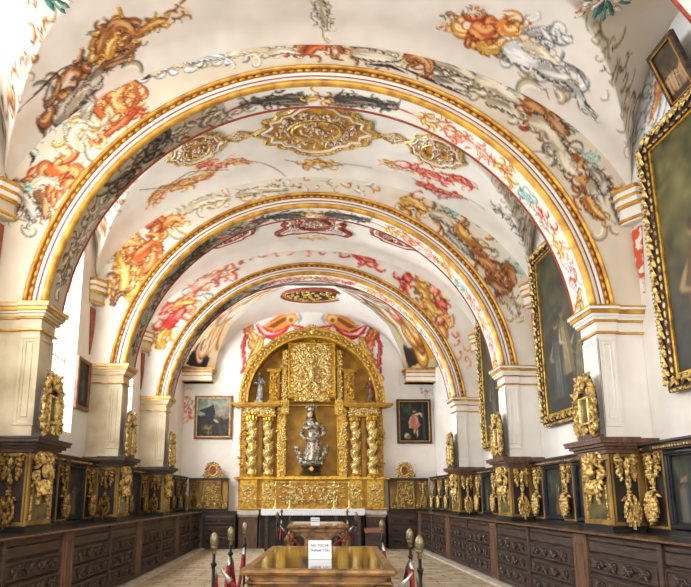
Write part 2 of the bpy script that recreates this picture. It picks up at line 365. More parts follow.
# palettes: dark, middle, light
OR = [(rgb(110,48,26), rgb(192,100,52), rgb(240,184,118)), (rgb(130,66,32), rgb(214,136,68), rgb(250,218,154)), (rgb(96,34,22), rgb(172,70,36), rgb(232,150,90))]
OC = [(rgb(112,66,24), rgb(206,152,62), rgb(250,222,150)), (rgb(92,52,24), rgb(178,118,52), rgb(238,200,130))]
BR = [(rgb(52,34,26), rgb(132,84,52), rgb(206,164,118)), (rgb(66,36,24), rgb(150,88,48), rgb(222,170,112))]
BE = [(rgb(108,94,78), rgb(198,184,158), rgb(242,234,216)), (rgb(128,108,84), rgb(212,196,166), rgb(248,240,222)), (rgb(66,58,52), rgb(176,160,136), rgb(232,222,202))]
GY = [(rgb(54,52,52), rgb(170,166,162), rgb(240,238,234)), (rgb(90,88,90), rgb(206,206,208), rgb(250,250,250)), (rgb(44,38,34), rgb(140,130,118), rgb(224,216,204))]
TE = [(rgb(70,112,104), rgb(132,178,166), rgb(200,224,214)), (rgb(60,98,100), rgb(118,164,158), rgb(186,214,206))]
RD = [(rgb(120,24,24), rgb(196,54,50), rgb(240,150,132)), (rgb(140,40,36), rgb(216,92,74), rgb(250,196,170))]
PK = [(rgb(150,80,64), rgb(222,160,132), rgb(250,226,206)), (rgb(160,96,60), rgb(232,184,132), rgb(252,232,200))]
DK = [(rgb(28,26,28), rgb(66,60,56), rgb(138,128,114)), (rgb(36,30,28), rgb(88,76,64), rgb(160,146,124))]
DKL = (rgb(44,36,32),)*3

# ------------------------------------------------------------------ the room: geometry of piers, arches and vault
YP = [3.69, 7.09, 10.49, 13.93]           # front faces of the four cross arches
AT = .42                                   # their thickness along the room
YB, YE = -2.0, 19.0                        # rear and far wall
WX = 4.0                                   # half width between the side walls
ZC, RI, RO = 3.47, 3.35, 3.66              # arch circle centre and radii
VA, VB, VC = 4.25, 3.16, 4.40              # vault ellipse
LUN = [2.0, 5.6, 9.0, 12.45, 16.1]         # middles of the side lunettes
LH = 1.42
WIN = [2.0, 5.45, 8.98, 12.35, 16.0]       # middles of the windows in the left wall
def cove(Y):
    d = 9
    for y in YP: d = min(d, abs(Y-y) if Y < y+AT/2 else abs(Y-y-AT))
    return 1-.035*max(0, 1-d/.32)**2
def zbar(x, Y=None):
    k = 1. if Y is None else cove(Y)
    return VC+VB*k*sqrt(max(0, 1-(x/(VA*(1 if k > .999 else k+(1-k)*.8)))**2))
def zvault(x, Y):
    for m in LUN:
        t = abs(Y-m)/LH
        if t < 1:
            xg = 2.3+1.7*sqrt(t)
            if abs(x) > xg:
                zg = zbar(xg, Y); zw = 5.40+1.45*sqrt(1-t*t); a = (abs(x)-xg)/(WX-xg+1e-6); return zg+(zw-zg)*a
    return zbar(x, Y)
SMAX = math.asin(WX/VA)
_ph = np.linspace(-SMAX, SMAX, 4001); _dx = np.diff(VA*np.sin(_ph)); _dz = np.diff(VB*np.cos(_ph))
_S = np.concatenate([[0], np.cumsum(np.hypot(_dx, _dz))]); _S -= _S[-1]/2
def s_of_phi(p): return float(np.interp(p, _ph, _S))
def x_of_s(s): return VA*np.sin(np.interp(s, _S, _ph))
SL = float(_S[-1])
def onV(px, py):                            # place on the vault (arc length, Y) seen at this place of the photo
    d = ray(px, py); o = (-CX, 0, EYE)
    A = (d[0]/VA)**2+(d[2]/VB)**2; B = 2*(o[0]*d[0]/VA**2+(o[2]-VC)*d[2]/VB**2); K = (o[0]/VA)**2+((o[2]-VC)/VB)**2-1
    t = (-B+sqrt(max(0, B*B-4*A*K)))/(2*A); x = o[0]+t*d[0]
    return (s_of_phi(math.asin(max(-.9999, min(.9999, x/VA)))), t*d[1])

# ---- frescoed vault, bay by bay
VAULT_BASE = rgb(242,238,230)
def vc(y0, y1, ppm, seed): return Canvas(-SL, SL, y0, y1, ppm, VAULT_BASE, .05, seed)
def P(f, L, *a): return [f(x, y, *a) for x, y in L]
def band(cv, mid, pals, W, seed, n):        # painted scrolls that follow the groins of the side cells
    for sd in (-1, 1):
        for dr in (-1, 1):
            pts = []
            for i in range(9):
                t = i/8; x = 2.3+1.7*sqrt(t); pts.append((sd*s_of_phi(math.asin(min(.998, (x-.02)/VA))), mid+dr*t*LH))
            if dr == 1: cv.foliage(pts, W, pals, n, seed+sd*3+dr, .9)
cv0 = vc(YB, YP[0], 12, 1)
cv1 = Canvas(-SL, SL, YP[0]+AT, YP[1], 80, rgb(234,227,218), .07, 2)
cv2 = vc(YP[1]+AT, YP[2], 50, 3)
cv3 = vc(YP[2]+AT, YP[3], 34, 4)
cv4 = vc(YP[3]+AT, YE, 22, 5)
# beige ground of the side cells
for cv, m in ((cv1, LUN[1]), (cv2, LUN[2]), (cv3, LUN[3]), (cv4, LUN[4])):
    for sd in (-1, 1):
        pts = []
        for dr in (-1, 1):
            for i in range(21):
                t = (i/20 if dr == 1 else 1-i/20); x = 2.3+1.7*sqrt(t); pts.append((sd*s_of_phi(math.asin(min(.999, x/VA))), m+dr*t*LH))
        pts += [(sd*SL, m+LH), (sd*SL, m-LH)]
        cv.poly(pts, rgb(226,216,202), .8)
def groin(cv, m, sd, sg, pals, W, n, seed, fr=.15, to=.98, off=0, dk=.5):
    pts = []
    for i in range(9):
        t = fr+(to-fr)*i/8; x = 2.3+1.7*sqrt(t)+off; pts.append((sd*s_of_phi(math.asin(min(.99, x/VA))), m+sg*t*LH))
    cv.foliage(pts, W, pals, n, seed, .9, dk)
for cv, m in ((cv1, LUN[1]), (cv2, LUN[2]), (cv3, LUN[3])):
    groin(cv, m, 1, 1, [BE[0], BE[2], (rgb(96,84,72), rgb(172,158,138), rgb(222,212,194))], .26, 34, 7, off=.08, dk=.4)
    groin(cv, m, -1, 1, [BR[0], BR[1], BE[0], GY[2]], .22, 30, 9, off=.08)
    groin(cv, m, 1, -1, [GY[2], BE[2]], .2, 30, 11); groin(cv, m, -1, -1, [BR[0], BE[0]], .2, 30, 12)
# bay 1
cv1.foliage(P(onV, [(58,118),(72,92),(92,66),(112,48)]), .5, [BR[0], BR[1], GY[2], BE[2]], 46, 21, .8, .8)
cv1.foliage(P(onV, [(98,52),(112,40),(122,28)]), .42, [BR[1], OC[1], OC[0], BR[0]], 34, 22, .8, .6)
cv1.foliage(P(onV, [(118,52),(140,36),(160,20),(186,12)]), .22, [BR[1], OC[0], BR[0]], 26, 23, .8, .6)
cv1.stroke(P(onV, [(18,112),(40,90),(60,70),(84,60)]), .035, DKL[0], .7); cv1.stroke(P(onV, [(86,58),(100,50),(118,52),(140,44)]), .04, rgb(70,40,28), .8)
cv1.foliage(P(onV, [(470,36),(486,34),(500,28),(516,30)]), .40, [OR[0], OR[1], OR[2], OC[0]], 44, 24, .8, .4)
cv1.foliage(P(onV, [(486,48),(500,46),(515,52)]), .2, [BR[0], BR[1], OR[2]], 16, 25, .9, .9)
cv1.foliage(P(onV, [(512,46),(528,60),(545,66),(566,82)]), .42, [GY[0], GY[1], BE[1], BE[0]], 52, 26, .9, .7)
cv1.foliage(P(onV, [(530,36),(548,34),(556,44)]), .3, [GY[0], GY[1], GY[0]], 22, 27, .8, .9)
cv1.stroke(P(onV, [(566,78),(580,90),(586,104),(598,116)]), .045, DKL[0], .8); cv1.stroke(P(onV, [(560,60),(576,68),(590,92)]), .03, rgb(80,78,80), .7)
cv1.foliage(P(onV, [(440,14),(456,16),(470,10),(486,8)]), .13, [OR[0], BR[0], GY[0]], 16, 28, .9, .9)
cv1.foliage(P(onV, [(444,22),(447,30)]), .12, [OR[0]], 4, 29)
cv1.foliage(P(onV, [(320,-4),(323,12),(326,26)]), .22, [BE[0], BE[2], GY[0]], 26, 30, .8, .5)
for k, (L, W_, pal) in enumerate([
  ([(58,116),(76,96),(94,80),(104,64)], .3, GY[2]), ([(100,54),(106,36),(118,24),(130,30),(126,46)], .24, BR[1]), ([(108,60),(112,44),(120,36)], .18, OC[0]), ([(100,68),(122,58),(142,42)], .16, BR[0]), ([(138,34),(156,22),(168,20)], .14, OC[1]), ([(44,108),(56,94),(60,78)], .12, BR[0]), ([(66,110),(82,92),(92,84)], .16, BE[2]),
  ([(470,26),(484,32),(496,24)], .3, OR[0]), ([(500,20),(508,30),(518,22)], .26, OR[1]), ([(476,44),(492,50),(508,42)], .22, OC[0]), ([(506,44),(520,56),(540,68)], .38, GY[1]), ([(522,44),(540,52),(560,66)], .2, BE[1]), ([(538,66),(556,74),(572,80)], .3, GY[0]), ([(566,80),(578,92),(584,108),(598,118)], .14, GY[0]), ([(528,34),(542,32),(552,42)], .16, GY[0]), ([(318,0),(322,10),(326,24)], .16, BE[2])]):
    cv1.leafy(P(onV, L), W_, pal, 600+k, 6)
# bay 2
for k, (L, W_, pal) in enumerate([([(150,202),(160,190),(176,184)], .18, OC[0]), ([(176,186),(196,180),(214,174)], .22, OR[0]), ([(196,168),(212,162),(222,168)], .2, RD[1]), ([(226,164),(240,160),(250,164)], .14, OR[1]), ([(304,168),(316,161),(328,166)], .18, OR[1]), ([(382,160),(398,166),(412,172)], .12, OR[1]), ([(410,166),(430,176),(452,182)], .2, RD[1]), ([(416,182),(438,190),(462,198)], .16, RD[1]), ([(450,176),(464,180),(474,188)], .16, RD[0])]):
    cv2.leafy(P(onV, L), W_, pal, 630+k, 5)
cv2.foliage(P(onV, [(150,202),(175,188),(196,178),(212,172)]), .28, [OR[1], OR[0], OC[0], PK[0]], 34, 31, .9, .2)
cv2.foliage(P(onV, [(200,176),(214,166),(232,160),(250,163)]), .2, [OR[1], RD[1], PK[1]], 20, 32, .9, .3)
cv2.stroke(P(onV, [(140,190),(165,188),(190,172),(228,170)]), .03, rgb(90,88,92), .6)
cv2.foliage(P(onV, [(305,165),(320,162),(330,166)]), .22, [OR[1], OC[0]], 12, 33)
cv2.stroke(P(onV, [(285,160),(300,163),(318,168),(345,164),(372,168)]), .03, rgb(110,110,116), .7); cv2.stroke(P(onV, [(240,160),(262,163),(285,172)]), .02, rgb(120,116,116), .6)
cv2.foliage(P(onV, [(380,162),(398,168),(412,170)]), .16, [OR[1], PK[1], GY[1]], 14, 34)
cv2.foliage(P(onV, [(405,166),(425,172),(450,180),(472,184)]), .26, [RD[1], RD[0], PK[0]], 34, 35, .9, .2)
cv2.foliage(P(onV, [(418,184),(440,190),(462,198)]), .2, [RD[0], RD[1]], 16, 36)
cv2.stroke(P(onV, [(412,178),(440,196),(470,200),(485,210)]), .03, rgb(110,110,120), .5)
cv2.foliage(P(onV, [(492,206),(506,214),(522,240)]), .22, [GY[2], BE[2], GY[0]], 26, 37, .8, .9)
# bay 3
cv3.foliage(P(onV, [(166,236),(184,232),(214,229),(236,229)]), .24, [RD[1], PK[0], RD[0]], 22, 41)
cv3.foliage(P(onV, [(296,238),(310,237),(326,238)]), .2, [PK[1], OC[0]], 9, 42)
cv3.foliage(P(onV, [(378,232),(402,246),(420,250),(440,262)]), .22, [PK[1], OC[0], RD[1]], 22, 43)
# bay 4
cv4.foliage(P(onV, [(330,284),(350,290),(380,310)]), .3, [RD[1], GY[0], BE[0]], 20, 51)
def vault_mesh(cv, y0, y1, ds, name):
    ns, ny = int(2*SL/ds)+1, max(2, int((y1-y0)/ds)+1)
    S = np.linspace(-SL, SL, ns); Y = np.linspace(y0, y1, ny); X = x_of_s(S)
    Pn = np.zeros((ns, ny, 3))
    for j, yy in enumerate(Y):
        for i, xx in enumerate(X): Pn[i, j] = (xx, yy, zvault(float(xx), float(yy)))
    U, V = np.meshgrid(S, Y, indexing='ij')
    o = grid_mesh(name, Pn, cv.sample(U, V), M['fresco'], flip=False)
    return tag(o, kind='structure')
vault_mesh(cv0, YB, YP[0]+.02, .12, 'ceiling')
vault_mesh(cv1, YP[0]+AT-.02, YP[1]+.01, .019, 'ceiling')
vault_mesh(cv2, YP[1]+AT-.02, YP[2]+.01, .028, 'ceiling')
vault_mesh(cv3, YP[2]+AT-.02, YP[3]+.01, .042, 'ceiling')
vault_mesh(cv4, YP[3]+AT-.02, YE, .055, 'ceiling')

# ---- corner webs over the altar end
CA = [(3.05,18.85,5.50),(2.86,18.4,6.05),(2.42,17.8,6.70),(1.80,17.2,7.05),(1.20,16.8,7.30),(.75,16.5,7.46)]
CB = [(3.99,18.2,5.50),(3.78,17.5,5.80),(3.30,16.9,6.36),(2.50,16.5,6.90),(1.60,16.4,7.26),(.75,16.48,7.47)]
def lerp_poly(L, t):
    f = t*(len(L)-1); k = min(int(f), len(L)-2); f -= k; return tuple(L[k][i]*(1-f)+L[k+1][i]*f for i in range(3))
for sd in (-1, 1):
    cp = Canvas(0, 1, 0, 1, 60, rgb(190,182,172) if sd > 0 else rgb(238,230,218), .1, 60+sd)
    if sd > 0:
        cp.poly([(.0,.05),(.0,.95),(.5,.9),(.5,.1)], rgb(206,178,112), .7)
        cp.poly([(.02,.15),(.1,.8),(.30,.75),(.34,.35),(.2,.1)], rgb(44,36,34), .95); cp.poly([(.05,.5),(.12,.95),(.34,.9),(.30,.6)], rgb(206,146,56), .95)
        cp.poly([(.24,.2),(.22,.45),(.30,.5),(.34,.25)], rgb(214,200,190), .9); cp.foliage([(.36,.5),(.46,.5)], .5, [OC[0], OC[1]], 12, 5); cp.foliage([(.5,.5),(.95,.5)], .5, [GY[2], RD[1], BE[0]], 26, 6)
    else:
        cp.poly([(.0,.0),(.0,1),(.45,1),(.45,0)], rgb(236,206,158), .75)
        cp.poly([(.0,.25),(.02,.85),(.14,.8),(.26,.7),(.30,.55),(.2,.5),(.12,.2)], rgb(36,36,44), .97); cp.poly([(.16,.3),(.24,.45),(.32,.4),(.28,.2)], rgb(236,232,226), .95)
        cp.stamp(.33, .5, .045, rgb(206,160,130)); cp.foliage([(.4,.5),(.5,.5)], .5, [OR[1], PK[1]], 12, 7); cp.foliage([(.55,.5),(.95,.5)], .4, [PK[0], BE[0]], 16, 8)
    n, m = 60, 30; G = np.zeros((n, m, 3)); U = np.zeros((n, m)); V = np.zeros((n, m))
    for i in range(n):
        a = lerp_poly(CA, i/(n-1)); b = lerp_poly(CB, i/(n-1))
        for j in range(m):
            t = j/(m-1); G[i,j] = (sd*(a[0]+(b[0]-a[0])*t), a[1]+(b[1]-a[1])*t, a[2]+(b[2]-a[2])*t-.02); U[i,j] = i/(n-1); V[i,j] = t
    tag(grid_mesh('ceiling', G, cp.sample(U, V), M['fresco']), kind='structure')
xs = np.linspace(-3.05, 3.05, 61); G = np.zeros((61, 16, 3))
cax = sorted(CA)
for i, x in enumerate(xs):
    ax = abs(x)
    if ax < .75: ya, za = 16.45, 7.48
    else: ya = float(np.interp(ax, [c[0] for c in cax], [c[1] for c in cax])); za = float(np.interp(ax, [c[0] for c in cax], [c[2] for c in cax]))
    zw = 5.5+1.98*sqrt(max(0, 1-(x/3.06)**2))
    for j in range(16): t = j/15; G[i,j] = (x, ya+(YE-ya)*t, za-.02+(zw-za)*t)
cw = Canvas(-3.2, 3.2, 16, 19.2, 20, rgb(244,242,238), .03, 66)
tag(grid_mesh('ceiling', G, cw.sample(G[...,0], G[...,1]), M['fresco']), kind='structure')

# ------------------------------------------------------------------ walls, floor, windows
fl = MB().box(-4.3, 4.3, YB-.3, YE+.3, -.15, 0).build('floor', M['floor']); tag(fl, kind='structure')
tag(MB().box(WX, WX+.3, YB, YE, 0, 7.9).build('wall_right', M['plaster']), kind='structure')
wl = MB(); ZS, ZT, WW = 2.50, 5.58, .86
ys = [YB]
for w in WIN:
    wl.box(-WX-.3, -WX, ys[-1], w-WW, 0, 7.9); ys.append(w+WW)
    wl.box(-WX-.3, -WX, w-WW, w+WW, 0, ZS)
    n = 16
    for i in range(n):                       # round head of the opening
        a, b = w-WW+2*WW*i/n, w-WW+2*WW*(i+1)/n; h = lambda y: ZT+WW*sqrt(max(0, 1-((y-w)/WW)**2))
        wl.add([(-WX,a,h(a)),(-WX,b,h(b)),(-WX,b,7.9),(-WX,a,7.9),(-WX-.3,a,h(a)),(-WX-.3,b,h(b)),(-WX-.3,b,7.9),(-WX-.3,a,7.9)],
               [(0,1,2,3),(5,4,7,6),(0,4,5,1),(3,2,6,7)])
wl.box(-WX-.3, -WX, ys[-1], YE, 0, 7.9)
tag(wl.build('wall_left', M['plaster']), kind='structure')
for i, w in enumerate(WIN):
    f = MB(); out = [(w-WW, ZS), (w+WW, ZS)]+[(w+WW*cos(a), ZT+WW*sin(a)) for a in np.linspace(0, pi, 17)]
    T = Matrix(((0,1,0,0),(1,0,0,0),(0,0,1,0),(0,0,0,1)))
    for (a, b) in zip(out, out[1:]+out[:1]): f.tube([(-WX-.2, a[0], a[1]), (-WX-.2, b[0], b[1])], .035, 4)
    for yy in (w-.29, w+.29): f.box(-WX-.215, -WX-.185, yy-.012, yy+.012, ZS, ZT+WW*sqrt(1-(.29/WW)**2))
    for zz in (3.1, 3.7, 4.3, 4.9, 5.5): f.box(-WX-.215, -WX-.185, w-WW, w+WW, zz-.012, zz+.012)
    wo = f.build('window_%d' % (i+1), M['whitestone']); tag(wo, kind='structure')
    g = MB(); m = [(-WX-.205, y, z) for y, z in out]; g.add(m, [tuple(range(len(m)))]); g.build('pane', M['glass'], wo)
    ld = bpy.data.lights.new('daylight', 'AREA'); ld.shape = 'RECTANGLE'; ld.size = 1.9; ld.size_y = 4.0; ld.energy = [210, 400, 400, 420, 900][i]; ld.color = (.93, .97, 1)
    lo = bpy.data.objects.new('daylight', ld); COL.objects.link(lo); lo.location = (-WX-.6, w, 4.4); lo.rotation_euler = (0, -pi/2, 0)
tag(MB().box(-WX-.3, WX+.3, YE, YE+.3, 0, 7.9).build('wall_far', M['plaster']), kind='structure')
rw = MB()                                    # rear wall; its big window is added for soft frontal fill light
rw.box(-WX-.3, -2.2, YB-.3, YB, 0, 7.9).box(2.2, WX+.3, YB-.3, YB, 0, 7.9).box(-2.2, 2.2, YB-.3, YB, 0, 1.6).box(-2.2, 2.2, YB-.3, YB, 6.2, 7.9)
tag(rw.build('wall_rear', M['plaster']), kind='structure')
f = MB().frame(-2.2, 2.2, 1.6, 6.2, .06, YB-.2, YB-.14)
for x in (-1.1, 0, 1.1): f.box(x-.02, x+.02, YB-.19, YB-.15, 1.66, 6.14)
wo = f.build('window_%d' % 6, M['whitestone']); tag(wo, kind='structure')
MB().box(-2.15, 2.15, YB-.175, YB-.17, 1.65, 6.15).build('pane', M['glass'], wo)
ld = bpy.data.lights.new('daylight', 'AREA'); ld.shape = 'RECTANGLE'; ld.size = 4.6; ld.size_y = 5; ld.energy = 480; ld.color = (1, .98, .95)  # added fill lamp outside the made-up rear window
lo = bpy.data.objects.new('daylight', ld); COL.objects.link(lo); lo.location = (0, YB-.6, 3.9); lo.rotation_euler = (-pi/2, 0, pi)
W = bpy.data.worlds.new('World'); scn.world = W; W.use_nodes = True
W.node_tree.nodes['Background'].inputs[0].default_value = (.85, .92, 1, 1); W.node_tree.nodes['Background'].inputs[1].default_value = 1.5

# low stone kerb under the chests
for sd, nm in ((-1, 'left'), (1, 'right')):
    k = MB(); k.box(sd*3.04, sd*3.3, 4.3, 18.0, 0, .035); tag(k.build('baseboard_'+nm, M['whitestone']), kind='structure')

# ------------------------------------------------------------------ cross arches
def face_canvas(Y, ppm, base, seed): return Canvas(-WX-.1, WX+.1, 3.5, 7.7, ppm, base, .06, seed)
fc = {}
F1 = face_canvas(YP[1], 85, rgb(226,214,194), 71); f1 = lambda L: P(onY, L, YP[1])
F1.foliage(f1([(66,150),(84,128),(104,104),(130,78)]), .34, [BE[0], BE[1], OC[0], BE[2]], 35, 70, .8, .3)
F1.foliage(f1([(62,148),(78,124),(92,122)]), .3, [OC[0], BE[1]], 12, 170, .8, .3)
F1.foliage(f1([(150,76),(175,64),(200,58),(230,52),(265,50)]), .34, [BE[1], GY[0], GY[1], BE[0]], 40, 71, .8, .35)
F1.foliage(f1([(12,186),(28,178),(45,172)]), .3, [OR[2], BR[1], BE[0]], 12, 72, .8, .4)
F1.foliage(f1([(40,196),(58,176),(72,164)]), .42, [OR[0], OR[1], OR[2]], 23, 73, .8, .3)
F1.foliage(f1([(8,208),(24,196),(38,212),(48,226)]), .34, [GY[2], BR[0], BE[2]], 15, 74, .9, 1)
F1.foliage(f1([(102,112),(108,96),(120,86),(132,92),(136,104)]), .34, [OR[0], OR[2], OR[1], OC[0]], 32, 75, .8, .3)
F1.foliage(f1([(96,106),(100,90),(118,80),(134,86)]), .1, [BR[0], OR[2]], 11, 76, 1, .8)
F1.foliage(f1([(100,134),(114,126),(128,112),(140,106)]), .16, [OR[2], BR[1], OR[1]], 12, 77, 1, .6)
F1.foliage(f1([(296,56),(306,44),(320,38),(334,42),(346,52)]), .24, [BR[1], OR[2], OR[0], BR[0]], 35, 78, .8, .4)
F1.foliage(f1([(300,36),(318,30),(334,32),(340,28)]), .16, [BE[0], BE[2], BR[1]], 13, 79, .9, .5)
F1.foliage(f1([(350,50),(372,54),(396,58),(410,60)]), .28, [BE[0], BR[0], BE[2]], 23, 80, .8, .6)
F1.foliage(f1([(408,58),(424,62),(430,70)]), .3, [BR[0], BR[1]], 13, 81, .8, .7)
F1.foliage(f1([(430,64),(460,76),(490,92),(520,110)]), .36, [BE[0], BE[2], BE[1], GY[2]], 38, 82, .8, .5)
F1.foliage(f1([(522,104),(536,106),(550,120),(556,130)]), .36, [BR[1], OR[2], BR[0]], 27, 83, .8, .5)
F1.foliage(f1([(548,132),(558,148),(570,164),(590,178)]), .38, [BE[0], GY[2], BE[2]], 25, 84, .8, .5)
F1.foliage(f1([(570,160),(582,176),(592,192)]), .36, [BR[1], OR[2], BR[0]], 22, 85, .8, .4)
F1.foliage(f1([(588,176),(600,190),(602,206),(612,220)]), .36, [BE[0], BE[2], OC[1]], 20, 86, .9, .8)
for L in ([(46,130),(54,122),(62,118)], [(36,142),(26,140)], [(182,58),(192,56)], [(208,54),(222,52)], [(252,44),(276,42)], [(364,44),(374,40)], [(508,88),(520,88),(530,92)], [(566,128),(578,128)], [(560,122),(570,122)], [(18,186),(26,190)], [(466,72),(476,76)], [(586,158),(596,160)]):
    F1.foliage(f1(L), .14, TE, 9, int(L[0][0]), 1, .2)
for L in ([(28,150),(34,158),(30,166)], [(66,108),(74,104),(72,98)], [(142,80),(150,76),(150,70)], [(366,64),(390,66),(408,74)], [(304,66),(330,68)], [(494,68),(500,72)], [(398,66),(440,84),(470,98)], [(590,214),(606,222)]):
    F1.stroke(f1(L), .05, rgb(52,42,40), .8)
for k, (L, W_, pal) in enumerate([
  ([(523,100),(538,106),(552,118),(560,136)], .34, BR[1]), ([(530,118),(546,128),(556,144),(570,160)], .34, BE[2]), ([(548,112),(558,126),(570,136)], .2, BR[0]),
  ([(580,156),(574,168),(580,182),(590,196)], .30, BR[1]), ([(560,150),(566,164),(578,176)], .26, BE[0]), ([(588,182),(600,192),(606,208),(618,224)], .30, BE[2]), ([(584,196),(592,208),(606,220)], .2, OC[1]), ([(592,170),(602,182),(604,196)], .2, GY[2]),
  ([(436,60),(456,68),(478,80)], .26, BE[2]), ([(476,76),(496,88),(520,104)], .3, BE[0]), ([(404,58),(418,56),(430,66),(424,78)], .2, BR[1]), ([(434,78),(452,84),(470,92)], .16, GY[2]), ([(352,52),(374,56),(398,60)], .22, BE[2]), ([(486,100),(506,106),(524,120)], .2, BE[2]),
  ([(104,118),(97,106),(103,92),(117,80),(132,83),(138,97),(131,110)], .17, OR[0]), ([(124,112),(117,98),(126,86)], .2, OR[1]), ([(138,108),(124,122),(110,132),(98,142)], .12, OR[2]),
  ([(82,150),(72,138),(80,126),(92,130)], .2, BE[1]), ([(84,120),(88,108),(96,100)], .16, BE[2]), ([(46,168),(60,172),(76,171),(66,184),(61,194)], .26, OR[0]), ([(30,186),(44,180),(60,184)], .16, BE[1]), ([(88,140),(100,146),(104,138),(96,134)], .1, OR[1]),
  ([(12,192),(24,200),(32,212),(34,224)], .2, GY[2]), ([(36,190),(44,204),(46,220)], .16, BR[0]), ([(6,196),(12,210),(14,222)], .14, BE[2]),
  ([(150,74),(168,64),(186,66)], .2, BE[1]), ([(186,60),(206,56),(226,58)], .2, GY[1]), ([(228,54),(250,48),(276,52)], .2, BE[1]), ([(160,66),(176,56),(192,56)], .12, TE[0]),
  ([(298,58),(302,44),(316,38),(332,42),(344,54)], .24, BR[1]), ([(306,54),(316,46),(328,50)], .16, OR[2]), ([(296,38),(314,30),(334,30),(342,26)], .16, BE[2]), ([(268,54),(284,50),(300,54)], .14, BE[0])]):
    F1.leafy(f1(L), W_, pal, 500+k, 7 if W_ > .18 else 5)
F2 = face_canvas(YP[2], 55, rgb(236,228,214), 72); f2 = lambda L: P(onY, L, YP[2])
F2.foliage(f2([(112,300),(116,284),(124,268),(128,250)]), .34, [OC[0], BR[1], OR[1]], 15, 90)
F2.foliage(f2([(126,284),(134,262),(142,250),(152,244)]), .5, [OR[1], OR[0], OC[0], OR[2]], 27, 91, .8, .3)
F2.foliage(f2([(146,226),(158,222),(170,222),(180,224)]), .42, [OC[0], BE[0], OR[0], OR[1]], 19, 92, .8, .3)
F2.foliage(f2([(180,212),(205,200),(235,196),(265,192)]), .3, [BE[1], PK[1], TE[1], BE[0]], 23, 93, .8, .3)
F2.foliage(f2([(265,188),(300,184),(340,184),(380,188)]), .2, [BE[1], OR[1], GY[0], GY[1]], 20, 94, .9, .5)
F2.foliage(f2([(395,200),(412,206),(428,210)]), .34, [OC[0], BR[1], BE[0]], 17, 95, .8, .3)
F2.foliage(f2([(430,212),(450,222),(470,238),(488,256)]), .42, [BE[0], BR[1], BE[2], OC[1]], 30, 96, .8, .4)
F2.foliage(f2([(488,262),(498,276),(506,290)]), .42, [BR[1], BR[0], OR[2]], 20, 97, .8, .4)
F2.foliage(f2([(504,288),(512,304),(516,316)]), .3, [BE[0], OC[0]], 10, 98, .9, .6)
for L in ([(96,262),(106,252)], [(112,240),(116,232)], [(154,206),(168,200)], [(200,186),(214,184)], [(498,232),(506,240)], [(480,222),(490,228)], [(456,236),(470,246)], [(510,262),(518,268)], [(440,204),(452,210)]):
    F2.foliage(f2(L), .2, TE, 7, int(L[0][0]), 1, .1)
for k, (L, W_, pal) in enumerate([
  ([(122,292),(126,276),(120,262),(118,250)], .26, OC[0]), ([(120,246),(130,242),(144,246)], .22, OR[1]), ([(126,300),(138,290),(142,274)], .24, OC[0]), ([(134,262),(144,252),(156,246),(152,264),(140,274)], .3, OR[0]), ([(146,228),(156,218),(166,224),(160,232)], .2, OR[2]), ([(164,226),(176,218),(184,224)], .22, OR[1]), ([(112,306),(116,296),(126,292)], .14, BR[0]),
  ([(184,212),(206,200),(232,198)], .2, BE[1]), ([(236,196),(262,190),(290,190)], .16, BE[0]), ([(400,202),(414,202),(428,212)], .24, OC[0]), ([(430,212),(448,220),(462,232)], .26, BE[2]), ([(456,224),(468,240),(482,248)], .26, OC[1]), ([(470,250),(486,262),(494,276)], .28, BR[1]), ([(504,262),(512,276),(508,292)], .22, BR[1]), ([(486,276),(500,288),(506,300)], .24, BR[0]), ([(504,296),(512,306),(518,318)], .2, BE[0]), ([(446,232),(462,246),(474,258)], .16, GY[2])]):
    F2.leafy(f2(L), W_, pal, 540+k, 6)
F3 = face_canvas(YP[3], 40, rgb(240,234,224), 73); f3 = lambda L: P(onY, L, YP[3])
F3.foliage(f3([(158,345),(164,332),(170,322)]), .4, [OC[0], OC[1]], 9, 100)
F3.foliage(f3([(166,324),(176,312),(190,306)]), .44, [RD[0], RD[1]], 13, 101)
F3.foliage(f3([(174,304),(186,302),(196,298)]), .46, [OR[1], PK[1], GY[1], RD[1]], 17, 102)
F3.foliage(f3([(188,292),(200,284),(220,274),(240,266)]), .5, [PK[0], GY[0], RD[1], PK[1]], 23, 103, .8, .5)
F3.foliage(f3([(240,258),(270,254),(300,250),(340,250)]), .26, [RD[1], PK[0], GY[1]], 15, 104)
F3.foliage(f3([(345,252),(362,256),(376,264)]), .34, [RD[0], RD[1]], 11, 105)
F3.foliage(f3([(396,276),(406,286)]), .3, [RD[0]], 6, 106); F3.foliage(f3([(416,284),(428,292),(430,300)]), .5, [OC[0], RD[1], OR[1]], 17, 107)
F3.foliage(f3([(432,304),(442,312),(450,322)]), .42, [OC[0], RD[0], OR[1]], 14, 108); F3.foliage(f3([(455,330),(462,345),(466,360)]), .26, [PK[1], RD[1]], 6, 109)
for k, (L, W_, pal) in enumerate([([(160,350),(162,336),(172,330)], .3, OC[0]), ([(166,328),(176,316),(186,308)], .3, RD[0]), ([(174,308),(184,302),(196,302)], .26, OR[1]), ([(192,290),(206,280),(222,272)], .26, PK[0]),
  ([(416,284),(424,290),(428,300)], .34, OC[0]), ([(426,300),(434,310),(446,312)], .3, OC[0]), ([(438,300),(446,308)], .28, RD[0]), ([(404,274),(412,282)], .24, RD[0]), ([(352,252),(364,258),(376,262)], .2, RD[0])]): F3.leafy(f3(L), W_, pal, 560+k, 5)
FC = [None, F1, F2, F3]
SOFL = pi/2+math.atan2(3.78-ZC, RI)         # the angle where an arch meets its capitals
def arc_canvas(seed, ppm, base): return Canvas(-5.3, 5.3, 0, AT, ppm, base, .05, seed)
